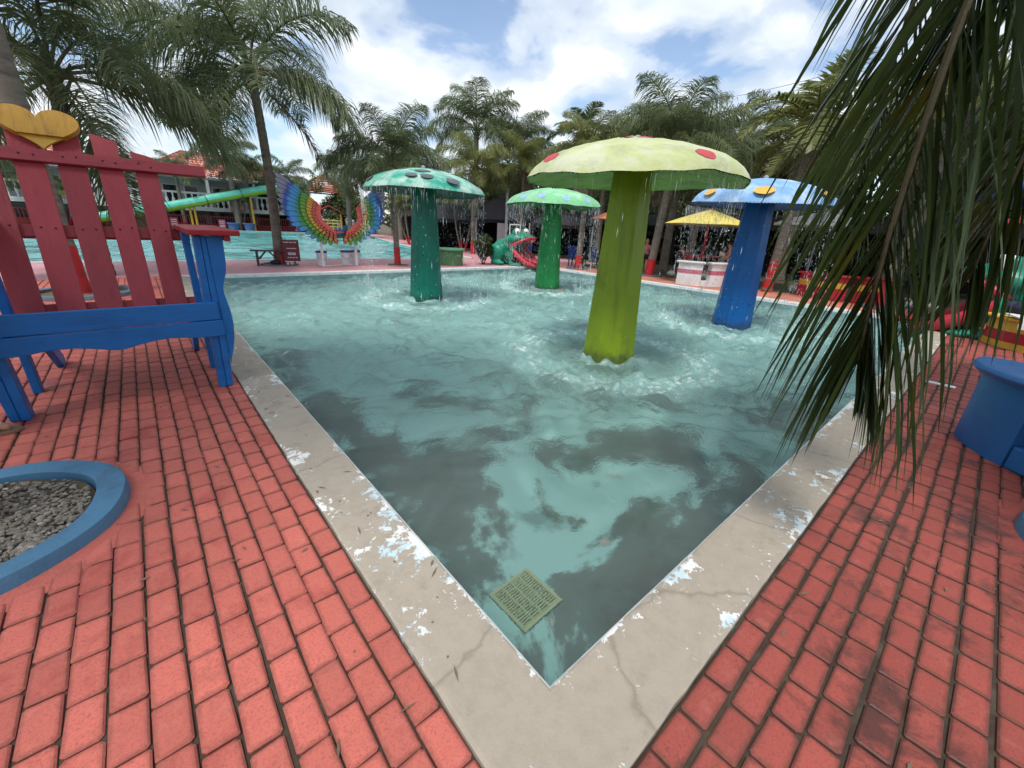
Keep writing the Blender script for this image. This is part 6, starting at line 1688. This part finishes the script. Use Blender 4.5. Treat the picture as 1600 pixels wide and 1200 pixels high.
    while xx < X1: mb.box(xx, xx + 0.03, -2.375, -2.345, 0.0, 0.68); xx += 0.13
    stuff(mb.build('terrace_bars', 'rail_red', t))
    mb = MB(); mb.box(X0, X1, -2.0, -1.9, 0.0, 0.30); mb.build('terrace_wall', 'rail_red', t)
house()
# a second pavilion right of it
t = thing('pavilion', (11.2, 34.5, 0), 'pavilion with red tiled roof above the left wing', 'pavilion')
for sx in (-1, 1):
    for sy in (-1, 1): mb = MB(); mb.box(sx * 1.6 - 0.1, sx * 1.6 + 0.1, sy * 1.6 - 0.1, sy * 1.6 + 0.1, 0, 2.6); mb.build('column', 'house_white', t)
mb = MB(); c = [V(-2, -2, 2.6), V(2, -2, 2.6), V(2, 2, 2.6), V(-2, 2, 2.6)]; ap = V(0, 0, 3.9)
for i in range(4):
    for k in range(10):
        a, b = c[i].lerp(ap, k / 10) + V(0, 0, 0.04), c[(i + 1) % 4].lerp(ap, k / 10) + V(0, 0, 0.04); d, e = c[i].lerp(ap, (k + 1) / 10), c[(i + 1) % 4].lerp(ap, (k + 1) / 10)
        mb.add([a, b, e, d], [(0, 1, 2, 3)])
mb.build('roof', 'roof_tile', t, rec=False)

# ------------------------------------------------------------------ water slides
def half_tube(mb, path, r, a0, a1, n=10):
    vs = []; m = len(path)
    for i, p in enumerate(path):
        d = (path[min(i + 1, m - 1)] - path[max(i - 1, 0)]).normalized(); s = d.cross(V(0, 0, 1)).normalized(); u = s.cross(d)
        for k in range(n + 1):
            a = a0 + (a1 - a0) * k / n; vs.append(p + s * math.cos(a) * r + u * math.sin(a) * r)
    mb.add(vs, [(i * (n + 1) + k, i * (n + 1) + k + 1, (i + 1) * (n + 1) + k + 1, (i + 1) * (n + 1) + k) for i in range(m - 1) for k in range(n)])
t = thing('tube_slide', (2.5, 30.0, 0), 'turquoise and lime tube slide descending across the house front', 'water slide')
ctl = [V(-4.6, 0.1, 0.30), V(-3.7, 0.0, 0.42), V(-1.0, 0, 1.06), V(1.5, 0, 1.72), V(3.7, 0, 2.30), V(5.3, 0.1, 2.50), V(6.3, 0.7, 2.70), V(6.6, 1.6, 2.85)]
path = [ctl[i].lerp(ctl[i + 1], k / 4) for i in range(len(ctl) - 1) for k in range(4)] + [ctl[-1]]
mb = MB(); half_tube(mb, path, 0.24, -0.15, PI + 0.15); mb.build('upper_shell', 'slide_teal', t, smooth=60)
mb = MB(); half_tube(mb, path, 0.238, PI + 0.15, 2 * PI - 0.15); mb.build('lower_shell', 'slide_lime', t, smooth=60)
for i in range(2, len(path) - 1, 3):
    mb = MB(); d = (path[i + 1] - path[i - 1]).normalized(); half_tube(mb, [path[i] - d * 0.02, path[i] + d * 0.02], 0.262, 0, 2 * PI, 16); mb.build('joint_ring', 'dark_wood', t)
for xx in (-3.0, 0.05, 0.25, 3.05, 5.4):
    zz = np.interp(xx, [c_.x for c_ in ctl], [c_.z for c_ in ctl]) - 0.2
    mb = MB(); mb.tube([(xx, 0.05, 0.0), (xx, 0.05, float(zz))], 0.055, 8); mb.build('support', 'post_yellow', t, smooth=True)
t = thing('slide_tower', (8.75, 26.3, -0.75), 'red-roofed slide tower with pale railing and blue slide between the wings', 'water slide', rz=R(-20))
for sx in (-1, 1):
    for sy in (-1, 1): mb = MB(); mb.tube([(sx * 0.6, sy * 0.6, 0), (sx * 0.6, sy * 0.6, 1.95)], 0.05, 8); mb.build('post', 'post_yellow', t, smooth=True)
mb = MB(); mb.box(-0.7, 0.7, -0.7, 0.7, 1.0, 1.08); mb.build('platform', 'rail_red', t)
for s in (-1, 1): mb = MB(); mb.prism([(0.0, 2.32), (s * 0.82, 1.92), (s * 0.82, 1.96), (0.0, 2.38)], -0.8, 0.8); mb.build('roof', 'canvas_red', t)
for z in (1.25, 1.42, 1.58): mb = MB(); mb.tube([(-0.62, -0.62, z), (0.62, -0.62, z)], 0.018, 6); mb.build('rail', 'canvas_yellow', t)
for i in range(6): mb = MB(); xx = -0.62 + 1.24 * i / 5; mb.tube([(xx, -0.62, 1.08), (xx, -0.62, 1.6)], 0.014, 6); mb.build('rail_bar', 'canvas_yellow', t)
mb = MB(); half_tube(mb, [V(1.9, -0.2, 1.75), V(1.2, -0.4, 1.45), V(0.2, -1.0, 1.05), V(-0.6, -1.6, 0.78), V(-1.0, -1.9, 0.72)], 0.36, PI, 2 * PI, 10); mb.build('slide', 'tub_blue', t, smooth=60)
for k, x in enumerate((4.45, 5.25)):
    t = thing('blue_tub', (x, 30.05, 0), ['blue tub at the far pool edge, left of the pair', 'blue tub at the far pool edge, right of the pair'][k], 'tub')
    mb = MB(); mb.lathe([(0.0, 0.0), (0.22, 0.0), (0.30, 0.40), (0.0, 0.40)], 20); mb.build('body', 'tub_blue', t, smooth=40)
    mb = MB(); mb.lathe([(0.29, 0.37), (0.33, 0.37), (0.33, 0.42), (0.27, 0.42)], 20); mb.build('rim', 'tub_blue', t, smooth=40)

# ------------------------------------------------------------------ people
def person(x, y, rz, label, joints, edges, radii, outfit, hairstyle=True, z0=0.0, s=1.0):
    t = thing('person', (x, y, z0), label, 'person', rz=rz)
    me = bpy.data.meshes.new('body'); names = list(joints)
    me.from_pydata([tuple(c * s * U for c in joints[n]) for n in names], [(names.index(a), names.index(b)) for a, b in edges], [])
    me.materials.append(MATS['skin']); o = link('body', me, t)
    sk = o.modifiers.new('skin', 'SKIN'); sk.use_smooth_shade = True
    for i, n in enumerate(names):
        v = me.skin_vertices[0].data[i]; r = radii[n] * s * U; v.radius = (r, r); v.use_root = (n == 'pelvis')
    sb = o.modifiers.new('sub', 'SUBSURF'); sb.levels = 1; sb.render_levels = 2
    hd = Vector(joints['head']) * s
    mb = MB(); mb.ell(hd, (0.055 * s, 0.048 * s, 0.068 * s), 16, 12); mb.ell(hd + V(0.054, 0, -0.005) * s, (0.012 * s, 0.009 * s, 0.014 * s), 8, 6); h = mb.build('head', 'skin', t, smooth=True)
    for sy in (-1, 1):
        mb = MB(); mb.ell(hd + V(0.049, 0.018 * sy, 0.006) * s, (0.006 * s, 0.008 * s, 0.005 * s), 8, 6); mb.build('eye', 'eye_black', h)
        mb = MB(); mb.ell(hd + V(0.0, 0.048 * sy, -0.004) * s, (0.012 * s, 0.006 * s, 0.016 * s), 8, 6); mb.build('ear', 'skin', h)
    mb = MB(); mb.ell(hd + V(-0.012, 0, 0.016) * s, (0.057 * s, 0.054 * s, 0.064 * s), 14, 10); mb.ell(hd + V(-0.045, 0, -0.05) * s, (0.022 * s, 0.035 * s, 0.07 * s), 10, 8); mb.build('hair', 'hair', t, smooth=True)
    for nm, m_, els in outfit:
        mb = MB()
        for c, r in els: mb.ell(tuple(k * s for k in c), tuple(k * s for k in r), 16, 10)
        mb.build(nm, m_, t, smooth=True)
    return t
J = {'pelvis': (0, 0, 0.50), 'waist': (0, 0, 0.60), 'chest': (0, 0, 0.70), 'neck': (0, 0, 0.80), 'head': (0.01, 0, 0.885), 'skull': (0.01, 0, 0.92),
     'shl': (0, 0.095, 0.76), 'ell': (0.0, 0.13, 0.60), 'wrl': (0.06, 0.12, 0.47), 'hal': (0.09, 0.115, 0.42), 'shr': (0, -0.095, 0.76), 'elr': (0.0, -0.13, 0.60), 'wrr': (0.06, -0.12, 0.47), 'har': (0.09, -0.115, 0.42),
     'hil': (0, 0.055, 0.47), 'knl': (0.01, 0.06, 0.26), 'anl': (0, 0.06, 0.04), 'tol': (0.10, 0.065, 0.015), 'hir': (0, -0.055, 0.47), 'knr': (0.01, -0.06, 0.26), 'anr': (0, -0.06, 0.04), 'tor': (0.10, -0.065, 0.015)}
EJ = [('pelvis', 'waist'), ('waist', 'chest'), ('chest', 'neck'), ('neck', 'head'), ('head', 'skull'), ('chest', 'shl'), ('shl', 'ell'), ('ell', 'wrl'), ('wrl', 'hal'), ('chest', 'shr'), ('shr', 'elr'), ('elr', 'wrr'), ('wrr', 'har'), ('pelvis', 'hil'), ('hil', 'knl'), ('knl', 'anl'), ('anl', 'tol'), ('pelvis', 'hir'), ('hir', 'knr'), ('knr', 'anr'), ('anr', 'tor')]
RJ = {'pelvis': 0.075, 'waist': 0.066, 'chest': 0.075, 'neck': 0.030, 'head': 0.045, 'skull': 0.03, 'shl': 0.036, 'ell': 0.025, 'wrl': 0.018, 'hal': 0.02, 'shr': 0.036, 'elr': 0.025, 'wrr': 0.018, 'har': 0.02, 'hil': 0.056, 'knl': 0.036, 'anl': 0.022, 'tol': 0.02, 'hir': 0.056, 'knr': 0.036, 'anr': 0.022, 'tor': 0.02}
person(10.05, 6.20, R(200), 'woman in pink top and black shorts standing behind the red-based palm', J, EJ, RJ,
       [('top', 'swim_pink', [((0, 0, 0.69), (0.085, 0.105, 0.10)), ((0, 0, 0.62), (0.078, 0.085, 0.07))]), ('shorts', 'swim_black', [((0, 0, 0.50), (0.088, 0.105, 0.075)), ((0.0, 0.058, 0.43), (0.062, 0.062, 0.06)), ((0.0, -0.058, 0.43), (0.062, 0.062, 0.06))])], s=0.93)
J2 = dict(J); J2.update({'knl': (0.24, 0.07, 0.46), 'anl': (0.25, 0.07, 0.24), 'tol': (0.34, 0.075, 0.215), 'knr': (0.24, -0.07, 0.46), 'anr': (0.25, -0.07, 0.24), 'tor': (0.34, -0.075, 0.215), 'wrl': (0.14, 0.08, 0.64), 'hal': (0.20, 0.05, 0.66), 'ell': (0.04, 0.13, 0.62), 'elr': (0.04, -0.13, 0.62), 'wrr': (0.14, -0.10, 0.64), 'har': (0.20, -0.08, 0.66)})
person(9.78, 3.98, R(125), 'person in pink swimwear sitting at the red table', J2, EJ, RJ,
       [('top', 'swim_pink', [((0, 0, 0.68), (0.085, 0.105, 0.08))]), ('shorts', 'shorts_denim', [((0, 0, 0.50), (0.088, 0.105, 0.075))])], z0=0.03, s=0.92)
person(9.30, 4.85, R(-30), 'child in dark swimwear leaning on the red table', J2, EJ, RJ,
       [('top', 'navy', [((0, 0, 0.68), (0.085, 0.105, 0.10)), ((0, 0, 0.60), (0.08, 0.09, 0.08))]), ('shorts', 'shorts_denim', [((0, 0, 0.50), (0.088, 0.105, 0.075))])], z0=0.05, s=0.82)
# bather at the left edge: only a foot in a sandal reaches into the picture
J3 = dict(J); J3.update({'anl': (0.0, 0.06, 0.05), 'tol': (0.125, 0.062, 0.022), 'anr': (-0.12, -0.06, 0.05), 'tor': (0.0, -0.065, 0.022), 'knr': (-0.08, -0.06, 0.27)})
t = person(-0.745, 2.735, R(-12), 'person at the left edge whose sandalled foot shows beside the chair', J3, EJ, RJ,
       [('shorts', 'shorts_denim', [((0, 0, 0.48), (0.095, 0.11, 0.09)), ((0.0, 0.058, 0.38), (0.066, 0.066, 0.08)), ((0.0, -0.058, 0.38), (0.066, 0.066, 0.08))]), ('shirt', 'house_white', [((0, 0, 0.68), (0.09, 0.11, 0.13))])], s=1.0)
for (x, y, k) in ((0.05, 0.061, 0), (-0.07, -0.063, 1)):
    o = tag(link('sandal', None, None, (-0.745 + x * math.cos(R(-12)) - y * math.sin(R(-12)), 2.735 + x * math.sin(R(-12)) + y * math.cos(R(-12)), 0.0), R(-12)), ['white sandal on the foot beside the chair leg', 'white sandal on the other foot of the person at the left edge'][k], 'sandal')
    pts = [(0.11 * math.cos(2 * PI * i / 20), (0.042 - 0.008 * math.cos(2 * PI * i / 20 + PI)) * math.sin(2 * PI * i / 20)) for i in range(20)]
    mb = MB(); mb.prism(pts, 0.0005, 0.014, 'z'); mb.build('sole', 'sandal_sole', o, bevel=0.002)
    mb = MB(); mb.tube([(0.02 + 0.02 * math.sin(a), 0.036 * math.cos(a), 0.012 + 0.034 * math.sin(a)) for a in [PI * i / 10 for i in range(11)]], 0.007, 6); mb.build('strap', 'sandal', o, smooth=True)

# ------------------------------------------------------------------ overhead wires
for k, (a_, b_) in enumerate((((22.3, 11.1, 7.15), (11.0, 1.2, 4.35)), ((22.6, 10.8, 6.72), (11.0, 1.2, 4.10)), ((22.7, 10.6, 6.28), (11.0, 1.2, 3.88)))):
    pts = []
    for i in range(17):
        u = i / 16; p = V(*a_).lerp(V(*b_), u); p.z -= 0.12 * 4 * u * (1 - u); pts.append(p)
    mb = MB(); mb.tube(pts, 0.007, 5, cap=False); o = mb.build('power_line', 'wire', rec=False)
    tag(o, ['highest power line crossing the sky at right', 'middle power line crossing the sky at right', 'lowest power line crossing the sky at right'][k], 'power line')

# ------------------------------------------------------------------ leaf litter and specks on the paving
q = random.Random(44); mb = MB()
for i in range(230):
    if q.random() < 0.55: x, y = q.uniform(-0.9, 0.30), q.uniform(0.5, 5.5)
    else: x, y = q.uniform(0.7, 5.0), q.uniform(-0.6, 0.16)
    if q.random() < 0.12: x, y = q.uniform(0.33, 0.50), q.uniform(0.5, 4.0)
    if any(math.hypot(x - a_, y - b_) < r_ + 0.03 for a_, b_, r_ in RINGS + RRING): continue
    a = q.uniform(0, 6.28); l, w_ = q.choice([(0.004, 0.003), (0.005, 0.004), (0.014, 0.004), (0.022, 0.003)]); z = 0.0145 if 0.31 < x < 0.52 and y > 0.2 else 0.0035
    d, n_ = V(math.cos(a), math.sin(a), 0), V(-math.sin(a), math.cos(a), 0); c = V(x, y, z)
    mb.add([c - d * l, c + n_ * w_ + V(0, 0, 0.002), c + d * l + V(0, 0, 0.0015), c - n_ * w_ + V(0, 0, 0.0005)], [(0, 1, 2, 3)])
stuff(mb.build('leaf_litter', 'palm_leaf_dry', rec=False), 'small dry leaf scraps scattered over the red bricks', 'leaf litter')
